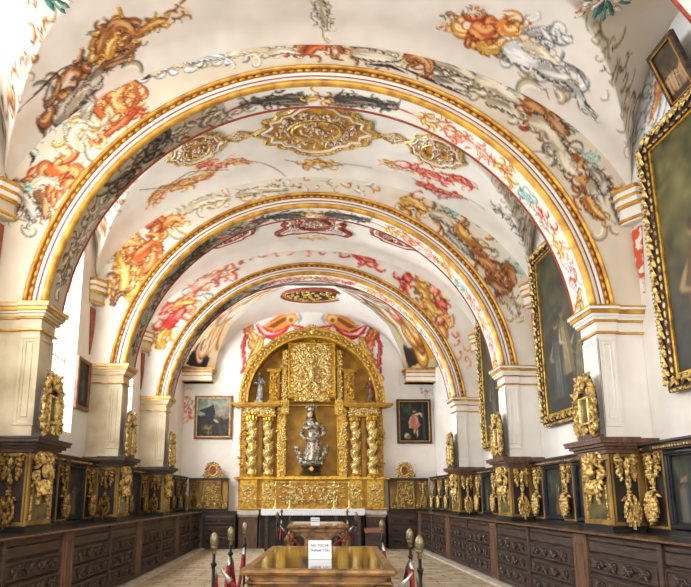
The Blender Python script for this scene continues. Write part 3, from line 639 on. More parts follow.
def soffit_canvas(i):
    c = arc_canvas(80+i, [20, 85, 55, 40][i], rgb(236,230,220))
    if i == 0: return c
    # left half grisaille on a grey ground, right half colours on white
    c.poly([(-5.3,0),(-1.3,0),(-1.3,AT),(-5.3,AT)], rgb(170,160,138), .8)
    for k in range(9):
        u = -4.7+k*.42; c.foliage([(u, AT*.5), (u+.3, AT*.5)], .30, [GY[2], BE[2], BE[0], BR[0]] if i == 1 else [DK[1], TE[0], GY[2], RD[1]], 12, 200+k+10*i, .9, .8)
    c.foliage([(-2.5, AT*.5), (-2.3, AT*.5)], .3, DK, 18, 230); c.foliage([(-3.2, AT*.5), (-2.9, AT*.5)], .3, DK, 14, 231)
    for sg in (-1, 1):
        c.foliage([(sg*.18, AT*.5), (sg*1.0, AT*.42)], .20, DK if i < 3 else [RD[1]], 40, 240+sg, .8, .8); c.foliage([(sg*.12, AT*.75), (sg*.6, AT*.7)], .12, [GY[2], DK[1]], 16, 250+sg)
        c.stroke([(sg*1.0, AT*.45), (sg*1.35, AT*.5)], .03, rgb(170,50,50), .8)
    if i < 3:
        for sg in (-1, 1):
            c.leafy([(sg*.2, AT*.62), (sg*.5, AT*.5), (sg*.95, AT*.42)], .20, DK[0], 5+sg, 9); c.leafy([(sg*.18, AT*.8), (sg*.4, AT*.78), (sg*.62, AT*.7)], .12, DK[1], 8+sg, 6)
    c.foliage([(-.12, AT*.5), (.12, AT*.5)], .22, [OC[0], BR[0]], 10, 260)
    R = random.Random(5+i); pl = [[OC[0], OC[1]], [RD[1], OR[0]], [RD[1], PK[0]], [OR[0], OC[0]], [GY[0], TE[0]], [RD[0], BE[0]], [PK[0], OC[0]], [GY[1], RD[1]]]
    for k in range(9):
        u = 1.35+k*.42; c.foliage([(u, AT*.5), (u+.3, AT*.5)], .24, pl[k % 8], 16, 270+k, .8, .3)
    return c
def ring(i, y0, y1, r, parent, name, m, canv=None, seg=None, prof=None):
    pass
def arch_sweep(prof, seg=90, closed=True):
    """prof: list of (radius, y) swept round the arch; returns a mesh builder"""
    b = MB(); n = len(prof)
    for k in range(seg+1):
        a = pi/2-SOFLIM+2*SOFLIM*k/seg
        b.v += [(r*cos(a), y, ZC+r*sin(a)) for r, y in prof]
    for k in range(seg):
        for j in range(n if closed else n-1): b.f.append((k*n+j, k*n+(j+1)%n, (k+1)*n+(j+1)%n, (k+1)*n+j))
    b.f += [tuple(range(n-1,-1,-1)), tuple(range(seg*n, seg*n+n))]; b.mi = [0]*len(b.f); return b
SOFLIM = pi/2-math.asin((3.78-ZC)/3.5)      # sweep stops on the capitals
arch_names = ['plain cross arch almost over the visitor, only a red edge at the top corner', 'largest cross arch in view, gilded, brown and orange scrolls on its face',
   'middle gilded cross arch, second largest, orange foliage on its left flank', 'smallest and farthest gilded cross arch with red and pink painting, before the altar']
for i, Y in enumerate(YP):
    t = thing('cross_arch', arch_names[i], 'arch', (0, Y, 3.78), 0, 'gilded cross arches')
    def put(b, name, m, sm=True):
        o = b.build(name, m, t, smooth=sm); o.location = (0, -Y, -3.78); return o
    # body with painted faces
    na = [60, 560, 380, 260][i]; nr = [4, 60, 40, 28][i]
    for back in (0, 1):
        yy = Y+(AT if back else 0); nn, mm = (na, nr) if not back else (90, 3)
        A = np.linspace(math.asin((3.78-ZC)/RO)+.0, pi-math.asin((3.78-ZC)/RO), nn); G = np.zeros((nn, mm, 3))
        for k, a in enumerate(A):
            ca, sa = cos(a), sin(a); r = RO-.05
            while r < 6 and abs(r*ca) < WX+.0 and ZC+r*sa < zbar(min(WX, abs(r*ca)), Y)+.0: r += .02
            r = min(r, (WX)/max(1e-6, abs(ca))); r0 = RO-.05
            for j in range(mm): q = r0+(r+.0-r0)*j/(mm-1); G[k,j] = (q*ca, yy, ZC+q*sa)
        cvs = FC[i]
        if cvs is None or back: o = grid_mesh('plain_face', G, np.ones((nn,mm,3))*np.array(rgb(236,230,218)), M['fresco'], t, smooth=False, flip=not back)
        else: o = grid_mesh('painted_face', G, cvs.sample(G[...,0], G[...,2]), M['fresco'], t, smooth=False, flip=True)
        o.location = (0, -Y, -3.78)
    # small filler below the ring, above the capital's back strip
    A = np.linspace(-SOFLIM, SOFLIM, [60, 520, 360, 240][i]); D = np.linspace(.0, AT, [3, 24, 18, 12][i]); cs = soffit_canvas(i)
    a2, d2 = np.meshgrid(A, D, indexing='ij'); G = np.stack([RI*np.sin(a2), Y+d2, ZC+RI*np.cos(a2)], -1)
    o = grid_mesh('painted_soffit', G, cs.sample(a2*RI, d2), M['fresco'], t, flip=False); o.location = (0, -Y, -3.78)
    e = .05
    put(arch_sweep([(3.60,Y+.0),(3.66,Y+.0),(3.665,Y-.03),(3.645,Y-.06),(3.625,Y-.065),(3.605,Y-.045)]), 'outer_gilded_moulding', M['ochre'])
    put(arch_sweep([(3.535,Y+.0),(3.605,Y+.0),(3.605,Y-.03),(3.535,Y-.03)]), 'bronze_band', M['bronze'])
    bd = MB(); nb = [30, 96, 96, 80][i]
    for k in range(nb):
        a = pi/2-SOFLIM+2*SOFLIM*(k+.5)/nb; bd.ell((3.57*cos(a), Y-.035, ZC+3.57*sin(a)), (.024,.02,.042), -(a)+0, 'Y', 6, 4)
    put(bd, 'bead_row', M['ochre'])
    put(arch_sweep([(3.50,Y+.0),(3.535,Y+.0),(3.535,Y-.04),(3.52,Y-.045),(3.50,Y-.04)]), 'white_fillet', M['plaster'])
    put(arch_sweep([(3.478,Y+.0),(3.502,Y+.0),(3.502,Y-.024),(3.478,Y-.024)]), 'red_line', M['redband'])
    put(arch_sweep([(3.435,Y+.0),(3.48,Y+.0),(3.48,Y-.03),(3.435,Y-.038)]), 'inner_white_fillet', M['plaster'])
    put(arch_sweep([(3.352,Y+.02),(3.438,Y+.0),(3.438,Y-.035),(3.42,Y-.06),(3.385,Y-.055),(3.352,Y-.01)]), 'inner_gilded_moulding', M['ochre'])
    put(arch_sweep([(3.338,Y+AT-.018),(3.36,Y+AT-.018),(3.36,Y+AT+.01),(3.335,Y+AT+.01)]), 'red_edge', M['redband'])

# ------------------------------------------------------------------ piers with capitals
def pier(sd, i):
    Y = YP[i]; side = 'left' if sd < 0 else 'right'; nth = ['behind the visitor', 'nearest', 'second', 'third'][i]
    extra = {-1: 'shaded beige stone', 1: 'bright white'}[sd]
    t = thing('pier', f'{nth} {extra} pier with gilt lined capital on the {side} side', 'pillar', (sd*3.7, Y, 2.2), 0, 'piers carrying the arches')
    def put(b, name, m, pr=None):
        o = b.build(name, m, pr or t); o.location = (-sd*3.7, -Y, -2.2) if pr is None else (0,0,0); return o
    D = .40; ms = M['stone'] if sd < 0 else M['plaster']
    b = MB(); xa, xb = sorted((sd*3.40, sd*3.64)); xc, xd = sorted((sd*3.64, sd*(WX-.002)))
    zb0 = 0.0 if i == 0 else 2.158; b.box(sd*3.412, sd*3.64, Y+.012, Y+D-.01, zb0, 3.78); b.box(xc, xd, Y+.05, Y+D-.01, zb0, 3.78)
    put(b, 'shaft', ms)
    f = MB(); f.frame(xa, xb-.01, 2.3, 3.40, .045, Y-.0, Y+.02, .006)            # raised border of the sunk panel
    f.frame(xa+.07, xb-.08, 2.4, 3.33, .012, Y+.0, Y+.02, .004)
    f.T = Matrix.Translation((sd*3.40+(0), 0, 0))@Matrix.Rotation(sd*-pi/2, 4, 'Z')@Matrix.Translation((-(Y+.02)*(1) if sd > 0 else (Y+.02), 0, 0)) if False else None
    put(f, 'panel_border', ms)
    g = MB(); x0, x1 = sorted((sd*3.40, sd*3.415))
    for (a0, a1, z0, z1) in ((Y, Y+D, 2.3, 2.345), (Y, Y+D, 3.355, 3.40), (Y, Y+.05, 2.345, 3.355), (Y+D-.05, Y+D, 2.345, 3.355)): g.box(x0, x1, a0, a1, z0, z1)
    put(g, 'side_panel_border', ms)
    def course(z0, z1, off, mt, nm):
        b = MB(); b.box(sd*(3.40-off), sd*3.66, Y-off, Y+D+off, z0, z1); b.box(sd*3.65, sd*(WX-.002), Y+.04-off, Y+D-.02+off, z0+.0005, z1-.0005); return b
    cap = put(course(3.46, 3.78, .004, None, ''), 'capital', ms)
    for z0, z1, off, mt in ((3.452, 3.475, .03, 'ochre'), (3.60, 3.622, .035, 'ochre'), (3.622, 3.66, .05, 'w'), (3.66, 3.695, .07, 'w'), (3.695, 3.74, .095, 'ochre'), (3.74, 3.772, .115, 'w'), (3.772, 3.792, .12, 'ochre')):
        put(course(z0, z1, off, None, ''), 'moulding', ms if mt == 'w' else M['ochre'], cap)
    return t
for i in range(4):
    for sd in (-1, 1): pier(sd, i)

# canted springer blocks where the side cells start, with the painted drop beneath
def springer(sd, Y, sg, label):
    t = thing('springer_block', label, 'corbel', (sd*3.95, Y, 4.86), 0, 'gilt lined springer blocks under the vault')
    base = [(.06, 0), (-.12, 0), (-.12, -.06), (.0, -.26), (.06, -.26)]
    def sh(off): return [(sd*(.045 if x > 0 else x-off), sg*(y+(0 if y == 0 else -off*.6))) for x, y in base]
    def pz(mb, o, z0, z1):
        p = sh(o); ar = sum(p[k][0]*p[(k+1)%5][1]-p[(k+1)%5][0]*p[k][1] for k in range(5))
        mb.prism(p if ar > 0 else p[::-1], z0, z1)
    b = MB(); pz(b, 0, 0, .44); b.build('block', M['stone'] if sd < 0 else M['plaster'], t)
    g = MB()
    for z0, z1, o in ((.02,.05,.03), (.20,.24,.03), (.30,.34,.05), (.40,.45,.07)): pz(g, o, z0, z1)
    g.build('gilt_mouldings', M['ochre'], t)
    w = MB(); pz(w, .045, .24, .30); pz(w, .06, .34, .40); w.build('white_mouldings', M['plaster'], t)
    d = MB()
    pts = [(-.03, 0), (.0, -.27), (.0, -.27)]
    r0, r1 = (.02, .03)
    d.add([(sd*-.0, -sg*.02, -.06), (sd*.03, -sg*.185, -.06), (sd*.03, -sg*.15, -.45), (sd*.02, -sg*.10, -.92), (sd*.0, -sg*.04, -.5),
           (sd*.045, -sg*.0, -.06), (sd*.045, -sg*.185, -.06), (sd*.045, -sg*.15, -.45), (sd*.045, -sg*.10, -.92), (sd*.045, -sg*.02, -.5)],
          [(0,1,2,4),(4,2,3),(5,9,7,6),(9,8,7),(0,5,6,1),(1,6,7,2),(2,7,8,3),(3,8,9,4),(4,9,5,0)])
    d.build('painted_drop', M['redrim'] if sd < 0 else M['dropred'], t)
M['dropred'] = mat('red_white_painted_drop', rgb(236,226,216), rgb(206,84,48), scale=7, rough=.8, lo=.47, hi=.53)
for i in (1, 2, 3):
    for sd in (-1, 1):
        nm = ['', 'first', 'second', 'third'][i]; side = 'left' if sd < 0 else 'right'
        springer(sd, YP[i]-.005, 1, f'gilt lined springer block on the {side} wall just before the {nm} arch')

# far corner entablature blocks under the corner webs
for sd in (-1, 1):
    t = thing('corner_entablature', 'gilt and white moulded corner block above the %s end wall picture' % ('left' if sd < 0 else 'right'), 'corbel', (sd*3.5, YE, 5.06), 0, 'corner blocks beside the altarpiece')
    b = MB(); w = MB(); x0, x1 = sorted((sd*-.42+0, sd*.495))
    def cb(mb, z0, z1, o): a, c = sorted((sd*(-.42-o), sd*.495)); mb.box(a, c, -.40-o, -.0, z0, z1)
    cb(w, .0, .42, 0); w.build('block', M['plaster'], t)
    for z0, z1, o in ((.0,.04,.02), (.17,.20,.03), (.29,.33,.05), (.38,.44,.09)): cb(b, z0, z1, o)
    b.build('gilt_mouldings', M['ochre'], t)

# ------------------------------------------------------------------ ceiling cartouches
def on_vault(s, Y, off):
    x = float(x_of_s(s)); ph = math.asin(x/VA); n = Vector((sin(ph)/VA, 0, cos(ph)/VB)).normalized()
    p = Vector((x, Y, VC+VB*cos(ph)))-n*off; return tuple(p)
def vplate(outl, s0, Y0, off0, off1, mb):
    n = len(outl); c = (sum(p[0] for p in outl)/n, sum(p[1] for p in outl)/n); K = 4; vs = []
    for k in range(K+1):
        f = 1-k/K if k < K else 0
        for p in outl: vs.append(on_vault(s0+c[0]+(p[0]-c[0])*f, Y0+c[1]+(p[1]-c[1])*f, off1))
    low = [on_vault(s0+p[0], Y0+p[1], off0) for p in outl]
    fs = [(k*n+i, (k+1)*n+i, (k+1)*n+(i+1)%n, k*n+(i+1)%n) for k in range(K) for i in range(n)]
    b = len(vs); fs += [(i, (i+1)%n, b+(i+1)%n, b+i) for i in range(n)]
    mb.add(vs+low, fs)
def vrim(outl, s0, Y0, r, mb, off=.0):
    pts = [on_vault(s0+p[0], Y0+p[1], off) for p in outl+outl[:1]]
    for a, b in zip(pts, pts[1:]): mb.tube([a, b], r, 5)
def dens(outl, n=3):
    o = []
    for a, b in zip(outl, outl[1:]+outl[:1]):
        for k in range(n): o.append((a[0]+(b[0]-a[0])*k/n, a[1]+(b[1]-a[1])*k/n))
    return o
def sym4(q): return q+[(-x, y) for x, y in q[::-1]]+[(-x, -y) for x, y in q]+[(x, -y) for x, y in q[::-1]]
STAR = sym4([(1.08,.0),(.92,.10),(.86,.16),(.90,.30),(.70,.34),(.64,.46),(.46,.50),(.40,.56),(.30,.66),(.10,.73)])
SIDE = sym4([(.54,.0),(.44,.07),(.40,.22),(.28,.25),(.22,.34),(.06,.38)])
BOW = sym4([(.72,.0),(.62,.06),(.60,.16),(.88,.40),(.80,.52),(.55,.44),(.34,.46),(.10,.40)])
BOWS = sym4([(.62,.0),(.58,.14),(.40,.20),(.30,.30),(.08,.32)])
def ellp(a, b, n=28): return [(a*cos(2*pi*k/n), b*sin(2*pi*k/n)) for k in range(n)]
def lumps(region, s0, Y0, n, seed, mb, r=(.03,.06), off=.05):
    R = random.Random(seed); 
    for k in range(n):
        a = R.uniform(0, 2*pi); q = R.uniform(*region[2:4]); x, y = region[0]*q*cos(a), region[1]*q*sin(a)
        p = on_vault(s0+x, Y0+y, off); rr = R.uniform(*r); mb.ell(p, (rr*1.3, rr, rr*.7), R.uniform(0, 3), 'Y', 6, 4)
def boss(name, label, s0, Y0, outl, rim, oval, mrim, mplate, seed, group):
    t = thing(name, label, 'ceiling ornament', (0,0,0), 0, group)
    o = dens(outl, 3); b = MB(); vplate(o, s0, Y0, -.05, .03, b); b.build('plate', mplate, t)
    b = MB(); vrim(o, s0, Y0, rim, b, .03); b.build('moulded_rim', mrim, t); b = MB(); vrim([(x*.86, y*.86) for x, y in o], s0, Y0, rim*.7, b, .035); b.build('white_fillet', M['plaster'], t)
    b = MB(); vrim(ellp(*oval), s0, Y0, rim*.9, b, .05); vrim(ellp(oval[0]*1.18, oval[1]*1.2), s0, Y0, rim*.6, b, .04); b.build('oval_moulding', mrim, t)
    b = MB(); lumps((oval[0], oval[1], .0, .82), s0, Y0, int(40*oval[0]/.4), seed, b, (.02,.045), .045); b.build('centre_relief', M['stucco'], t)
    ext = max(p[0] for p in outl), max(p[1] for p in outl)
    b = MB(); lumps((ext[0]*.62, ext[1]*.66, .72, 1.0), s0, Y0, int(90*ext[0]/.9), seed+1, b, (.02,.05), .04); b.build('scroll_relief', M['stucco'], t)
    # tie rod point of the group stays at the plate itself
    return t
def shift(t):                                  # move the root empty to the ornament
    pass
for k, (yc, nm) in enumerate(((5.45, 'first'), (9.12, 'second'))):
    if k == 1: boss('ceiling_cartouche', 'large star shaped gilded cartouche at the vault crown behind the largest arch', 0, yc, STAR, .035, (.42,.25), M['goldpale'], M['ochre'], 31, None)
    for sd in (-1, 1):
        boss('ceiling_cartouche', 'small lobed cartouche %s of the vault crown, %s' % ('left' if sd < 0 else 'right', 'in front of the largest arch' if k == 0 else 'beside the large star cartouche'), sd*2.06, yc, SIDE, .03, (.24,.2), M['goldpale'], M['ochre'] if k else M['redrim'], 40+k+sd, 'small side cartouches')
        if k == 1:
            t = thing('cartouche_link', 'gilded lozenge between the star cartouche and the small one to its %s' % ('left' if sd < 0 else 'right'), 'ceiling ornament')
            b = MB(); o = dens([(-.26,.0),(0,.13),(.26,0),(0,-.13)]); vplate(o, sd*1.32, yc, -.05, .02, b); b.build('plate', M['stucco'], t); b = MB(); vrim(o, sd*1.32, yc, .022, b, .02); b.build('rim', M['goldpale'], t)
boss('ceiling_cartouche', 'red rimmed bow shaped cartouche at the vault crown behind the middle arch', .02, 12.62, BOW, .045, (.36,.26), M['redrim'], M['stucco'], 51, None)
for sd in (-1, 1): boss('ceiling_cartouche', 'red rimmed oval cartouche %s of the bow shaped one' % ('left' if sd < 0 else 'right'), sd*1.95, 12.62, BOWS, .04, (.36,.18), M['redrim'], M['stucco'], 55+sd, 'small side cartouches of the third bay')
# oval over the altar, on the end web
t = thing('ceiling_medallion', 'dark oval medallion with red and gold rim on the vault above the altarpiece', 'ceiling ornament', (.08, 17.2, 7.44))
n = 40; b = MB(); b.add([(.92*cos(2*pi*k/n), .55*sin(2*pi*k/n), -.02) for k in range(n)]+[(.92*cos(2*pi*k/n), .55*sin(2*pi*k/n), .06) for k in range(n)], [tuple(range(n-1,-1,-1)), tuple(range(n,2*n))]+[(k,(k+1)%n,n+(k+1)%n,n+k) for k in range(n)]); b.build('plate', M['darkcarve'], t)
for nm, a, c, r, mt in (('outer_rim', .95, .58, .05, 'redrim'), ('gilded_rim', .84, .5, .035, 'ochre')):
    b = MB(); pts = [(a*cos(2*pi*k/n), c*sin(2*pi*k/n), -.02) for k in range(n+1)]; [b.tube([p, q], r, 5) for p, q in zip(pts, pts[1:])]; b.build(nm, M[mt], t)
b = MB(); R = random.Random(3)
for k in range(50): a = R.uniform(0, 6.28); q = sqrt(R.random())*.85; b.ell((.84*q*cos(a), .48*q*sin(a), -.04), (.06,.05,.04), 0, 'Z', 6, 4)
b.build('relief', M['goldpale'], t)
# teal leaf sprays in the first bay's side cells
for sd in (-1, 1):
    t = thing('painted_leaf_spray', 'teal and grey leaf spray high on the %s at the top edge' % ('left' if sd < 0 else 'right'), 'ceiling ornament', (sd*2.95, 5.42, zvault(2.95, 5.42)-.03))
    for nm, mt, n, s0 in (('teal_leaves', 'teal', 22, 1), ('grey_leaves', 'stucco', 16, 2)):
        b = MB(); R = random.Random(s0)
        for k in range(n):
            a = R.uniform(0, 2*pi); d = R.uniform(.05, .24); b.ell((d*cos(a)*1.1, d*sin(a)*1.0, -.02-R.random()*.03), (.09, .03, .025), a, 'Z', 6, 4)
        b.build(nm, M[mt], t)

# ------------------------------------------------------------------ carved work
def festoon(w, h, seed=1, rich=1):
    b = MB(); R = random.Random(seed)
    for sx in (-1, 1):
        b.scroll(sx*w*.24, -h*.07, w*.17, w*.055, pi/2, 1.3, -sx, 0)
        b.scroll(sx*w*.30, -h*.22, w*.15, w*.05, pi*.5 if sx > 0 else pi*.5, 1.2, sx, 0)
        for k in range(6):
            z = -h*(.03+.048*k); b.leaf(sx*w*(.16+.01*k), z, w*R.uniform(.24,.32)*(1-.05*k), w*.09, (.25-.30*k) if sx > 0 else pi-.25+.30*k, -.01, .035)
        b.leaf(sx*w*.06, -h*.33, h*.12, w*.09, -pi/2-sx*.1, -.02, .03)
    b.ell((0, -.045, -h*.13), (w*.15, .05, h*.065)); b.ell((0, -.075, -h*.15), (w*.05, .03, h*.03))
    for k in range(3): b.leaf(0, -h*(.02+.12*k), h*.16, w*.12, -pi/2+R.uniform(-.2,.2), -.03, .035)
    b.tube([(0,-.02,-h*.3), (0,-.03,-h*.56)], w*.06, 6); b.ell((0,-.04,-h*.50), (w*.11,.04,h*.02)); b.ell((0,-.04,-h*.545), (w*.14,.045,h*.022))
    rows = ((.60,.10,2),(.66,.19,4),(.725,.24,5),(.79,.24,5),(.85,.19,4),(.905,.12,3),(.945,.05,1))
    for q, ww, n in rows:
        for k in range(n):
            x = (k-(n-1)/2)/max(1, n-1)*2*ww*w if n > 1 else 0
            b.leaf(x, -h*(q-.05), h*.12, w*.085, -pi/2+x/w*.9, -.03-.03*cos(x/w*3), .04)
    for sx in (-1, 1): b.leaf(sx*w*.1, -h*.57, h*.11, w*.08, -pi/2+sx*1.0, -.01, .03)
    return b
def mesh_of(b, name, m, smooth=False):
    o = b.build(name, m, None, smooth); me = o.data; bpy.data.objects.remove(o); return me
def inst(me, name, parent, loc=(0,0,0), rz=0, sc=(1,1,1)):
    o = bpy.data.objects.new(name, me); COL.objects.link(o); o.parent = parent; o.location = loc; o.rotation_euler = (0,0,rz); o.scale = sc; return o
DROP = mesh_of(festoon(.36, .78, 1), 'carved_drop', M['antique'])
DROPB = mesh_of(festoon(.34, .78, 7), 'carved_drop', M['antique'])
DROP_SHADED = mesh_of(festoon(.36, .78, 1), 'carved_drop', mat('shaded_gilded_wood', rgb(176,138,72), rgb(70,48,24), scale=22, rough=.5, metal=.45, bump=.3, lo=.38, hi=.62))  # left carvings: unlit side darkened in the gilding colour
def mask_mesh():
    b = MB(); R = random.Random(4)
    for sx in (-1, 1):
        b.scroll(sx*.10, -.06, .07, .022, pi/2, 1.3, -sx); b.scroll(sx*.15, -.22, .06, .02, 0, 1.3, sx)
        for k in range(7): b.leaf(sx*.07, -.05-.055*k, .14+.02*sin(k), .032, (-.1-.22*k) if sx > 0 else pi+.1+.22*k, 0, .03)
    b.ell((0,-.05,-.17), (.065,.06,.085)); b.ell((0,-.1,-.18), (.018,.02,.03))
    for k in range(5): b.leaf((k-2)*.03, -.26, .16, .03, -pi/2+(k-2)*.16, -.02, .035)
    for k in range(5): b.leaf((k-2)*.03, -.10, .13, .03, pi/2-(k-2)*.3, -.02, .03)
    return b
MASK = mesh_of(mask_mesh(), 'carved_mask', M['antique'])

# wall panelling between the pier boxes (local: front towards -y, length along x)
PICT = []
def dark_picture_canvas(seed, w, h, n=2):
    c = Canvas(0, w, 0, h, 60, rgb(34,34,30), .4, seed); R = random.Random(seed)
    c.blotch(0, w, 0, h, [rgb(26,26,24), rgb(40,38,32), rgb(30,34,36)], 40, h*.2, .6); c.blotch(w*.1, w*.9, h*.45, h*.95, [rgb(72,80,50), rgb(98,104,66), rgb(60,60,44)], 26, h*.12, .6)
    for k in range(n):
        x = w*R.uniform(.25,.75); y = h*R.uniform(.15,.35)
        c.poly([(x-w*.1,h*.02),(x-w*.07,y+h*.2),(x,y+h*.3),(x+w*.08,y+h*.18),(x+w*.12,h*.02)], R.choice([rgb(104,74,50), rgb(60,62,72), rgb(96,92,74)]), .85); c.stamp(x, y+h*.34, h*.035, rgb(168,134,100))
    return c
def picture_mesh(c, w, h, name='painted_canvas', d=.02, loc=(0,0,0), parent=None):
    nx, nz = int(w/d)+2, int(h/d)+2; X, Z = np.meshgrid(np.linspace(0, w, nx), np.linspace(0, h, nz), indexing='ij')
    G = np.stack([X-w/2, X*0, Z], -1); o = grid_mesh(name, G, c.sample(X, Z), M['canvas'], parent, flip=True, smooth=False); o.location = loc; return o
def panelling(L, npil, label, loc, rz, side, group='carved wall panelling on the chests'):
    t = thing('wall_panelling', label, 'panelling', loc, rz, group); H = 1.01; h = L/2
    b = MB(); b.box(-h, h, .06, .24, 0, H-.06); b.build('backboard', M['recess'], t)
    b = MB(); b.box(-h, h, -.02, .24, 0, .05); b.build('plinth', M['black'], t)
    pw = .40; gap = (L-npil*pw)/(npil-1)
    c = MB()
    for z0, z1, o in ((H-.10,H-.055,.02), (H-.055,H-.025,.05), (H-.025,H,.085)): c.box(-h+(0), h, -o, .24, z0, z1)
    co = c.build('cornice', M['wood'], t)
    dn = MB(); n = int(L/.05)
    for k in range(n): x = -h+(k+.5)*L/n; dn.box(x-.012, x+.012, -.05, -.015, H-.078, H-.056)
    dn.build('dentils', M['antique'], co)
    for k in range(npil):
        xc = -h+pw/2+k*(pw+gap)
        p = MB().box(xc-pw/2, xc+pw/2, .03, .07, .05, H-.10); p.frame(xc-pw/2, xc+pw/2, .05, H-.10, .03, -.0, .035, .008)
        po = p.build('pilaster', M['olive'], t); 
        bp = MB().box(xc-pw/2+.03, xc+pw/2-.03, .02, .032, .08, H-.13).build('dark_ground', M['recess'], po)
        inst(DROP_SHADED if side < 0 else (DROP if k % 2 else DROPB), 'carved_drop', po, (xc, .02, H-.12))
        br = MB().bbox(xc-.09, xc+.09, -.06, .03, H-.105, H-.055, .01).build('bracket', M['wood'], po)
    for k in range(npil-1):
        x0 = -h+pw*(k+1)+gap*k; x1 = x0+gap
        f = MB().frame(x0+.01, x1-.01, .06, H-.11, .045, .0, .062, .012); f.frame(x0+.055, x1-.055, .105, H-.155, .015, .025, .062, .004)
        fo = f.build('picture_frame', M['ebony'], t)
        w_, h_ = gap-.13, H-.33; cc = dark_picture_canvas(int(loc[1]*10)+k+int(side*3), w_, h_)
        picture_mesh(cc, w_, h_, 'picture', .03, ((x0+x1)/2, .052, .125), fo)
    return t
BX = .72
def bays():
    B = [(-.2, YP[0]-.09)]
    for a, b in zip(YP, YP[1:]): B.append((a-.09+BX, b-.09))
    B.append((YP[3]-.09+BX, 18.60)); return B
BAY = bays(); bayn = ['over the visitor', 'cut by the picture edge', 'between the nearest and second pier boxes', 'between the second and third pier boxes', 'beyond the third pier box']
CT = 1.07
for sd in (-1, 1):
    for i, (a, b) in enumerate(BAY):
        if i == 0: continue
        L = b-a-.01
        panelling(L, 3 if i < 4 else 5, 'gilded carved panelling on the %s chests, %s' % ('left' if sd < 0 else 'right', bayn[i]), (sd*3.75, (a+b)/2, CT), -sd*pi/2, sd)
# pier boxes
def pier_box(sd, i):
    Y = YP[i]; nm = ['', 'nearest', 'second', 'third'][i]
    t = thing('pier_box', '%s projecting carved box with heavy cornice at the foot of the %s pier' % (nm, 'left' if sd < 0 else 'right'), 'cabinet', (sd*3.35, Y-.09+BX/2, CT), -sd*pi/2, 'carved boxes around the pier feet')
    h = BX/2-.003; D = .64; H = .985
    MB().box(-h+.02, h-.02, .02, D, .05, H).build('body', M['olive'], t)
    MB().box(-h-.01, h+.01, -.015, .36, 0, .07).box(-h+.01, h-.01, .2, D, 0, .07).build('plinth', M['black'], t)
    f = MB().frame(-h, h, .07, H-.08, .075, -.0, .03, .012); f.build('front_frame', M['olive'], t)
    MB().box(-h+.14, h-.14, .0, .022, .14, .52).build('marble_panel', M['marble'], t)
    MB().box(-h+.09, h-.09, .008, .0215, .58, H-.11).build('dark_ground', M['recess'], t)
    rr = MB()
    for k in range(12):
        for x in (-h+.11, h-.11): rr.ell((x, -.0, .15+k*.034), (.016,.016,.018), 0, 'Y', 5, 4)
    rr.build('bead_strips', M['antique'], t)
    inst(MASK, 'carved_mask', t, (0, .005, H-.08), 0, (1.35, 1.2, 1.15))
    for sx in (-1, 1):
        s = MB(); s.T = Matrix.Rotation(sx*pi/2, 4, 'Z')
        # side cheek: local front towards +-x
        s.frame(.01 if sx > 0 else -.38, .38 if sx > 0 else -.01, .07, H-.08, .05, -h, -h+.03, .01)
        so = s.build('side_cheek', M['olive'], t)
        g = MB().box(sx*(h-.02), sx*(h-.008), .045, .345, .105, H-.115).build('dark_ground', M['recess'], so)
        inst(DROP if sd > 0 else DROP_SHADED, 'carved_drop', so, (sx*(h-.008), .20, H-.11), sx*pi/2, (.86, 1, 1.06))
    c = MB()
    for z0, z1, o in ((H-.08,H-.03,.02), (H-.03,H,.05), (H,H+.035,.09), (H+.035,H+.075,.13), (H+.075,H+.10,.14)): c.box(-h-o, h+o, -o, .34, z0, z1); c.box(-h+.0, h-.0, .2, D, z0, z1)
    c.build('cornice', M['woodred'] if sd > 0 else M['wood'], t)
    return t
for i in (1, 2, 3):
    for sd in (-1, 1): pier_box(sd, i)

# carved crests with little mirrors
def crest_root():
    t = thing('mirror_crest', '', 'mirror', group='carved mirror crests on the pier boxes'); b = MB(); R = random.Random(9)
    b.box(-.17, .17, -.05, .09, 0, .05); b.prismy([(-.19,.05),(.19,.05),(.22,.28),(.19,.52),(.09,.74),(0,.80),(-.09,.74),(-.19,.52),(-.22,.28)], .0, .035)
    b.build('back_plate', M['carvewood'], t)
    c = MB()
    for sx in (-1, 1):
        c.scroll(sx*.19, .13, .085, .028, -pi/2, 1.5, -sx, -.01); c.scroll(sx*.20, .34, .065, .024, pi/2, 1.4, sx, -.01)
        c.scroll(sx*.15, .55, .07, .024, -pi/2, 1.4, sx, -.01); c.scroll(sx*.06, .70, .055, .02, pi/2, 1.3, -sx, -.01)
        c.tube([(sx*.13,-.01,.06),(sx*.25,-.03,.2),(sx*.17,-.02,.3),(sx*.25,-.03,.42),(sx*.16,-.02,.52),(sx*.18,-.02,.62),(sx*.06,-.03,.72)], [.02,.032,.022,.03,.022,.026,.02], 6)
        for k in range(9):
            z = .06+.08*k; x = sx*(.15+.05*sin(k*1.3)) if z < .6 else sx*.1; c.leaf(x, z, .11, .03, (.5+.25*sin(k)) if sx > 0 else pi-.5-.25*sin(k), -.01, .03)
    for k in range(7): c.leaf(0, .60, .16, .03, pi/2+(k-3)*.32, -.02, .035)
    for k in range(5): c.leaf(0, .15, .11, .035, -pi/2+(k-2)*.45, -.03, .03)
    c.ell((0,-.05,.60), (.05,.04,.05)); c.build('carving', M['antique'], t)
    f = MB().frame(-.115, .115, .17, .50, .028, -.05, .02, .01).build('mirror_frame', M['goldpale'], t)
    MB().box(-.09, .09, -.025, .01, .195, .475).build('mirror_glass', M['mirror'], t)
    return t
cr = crest_root(); first = True
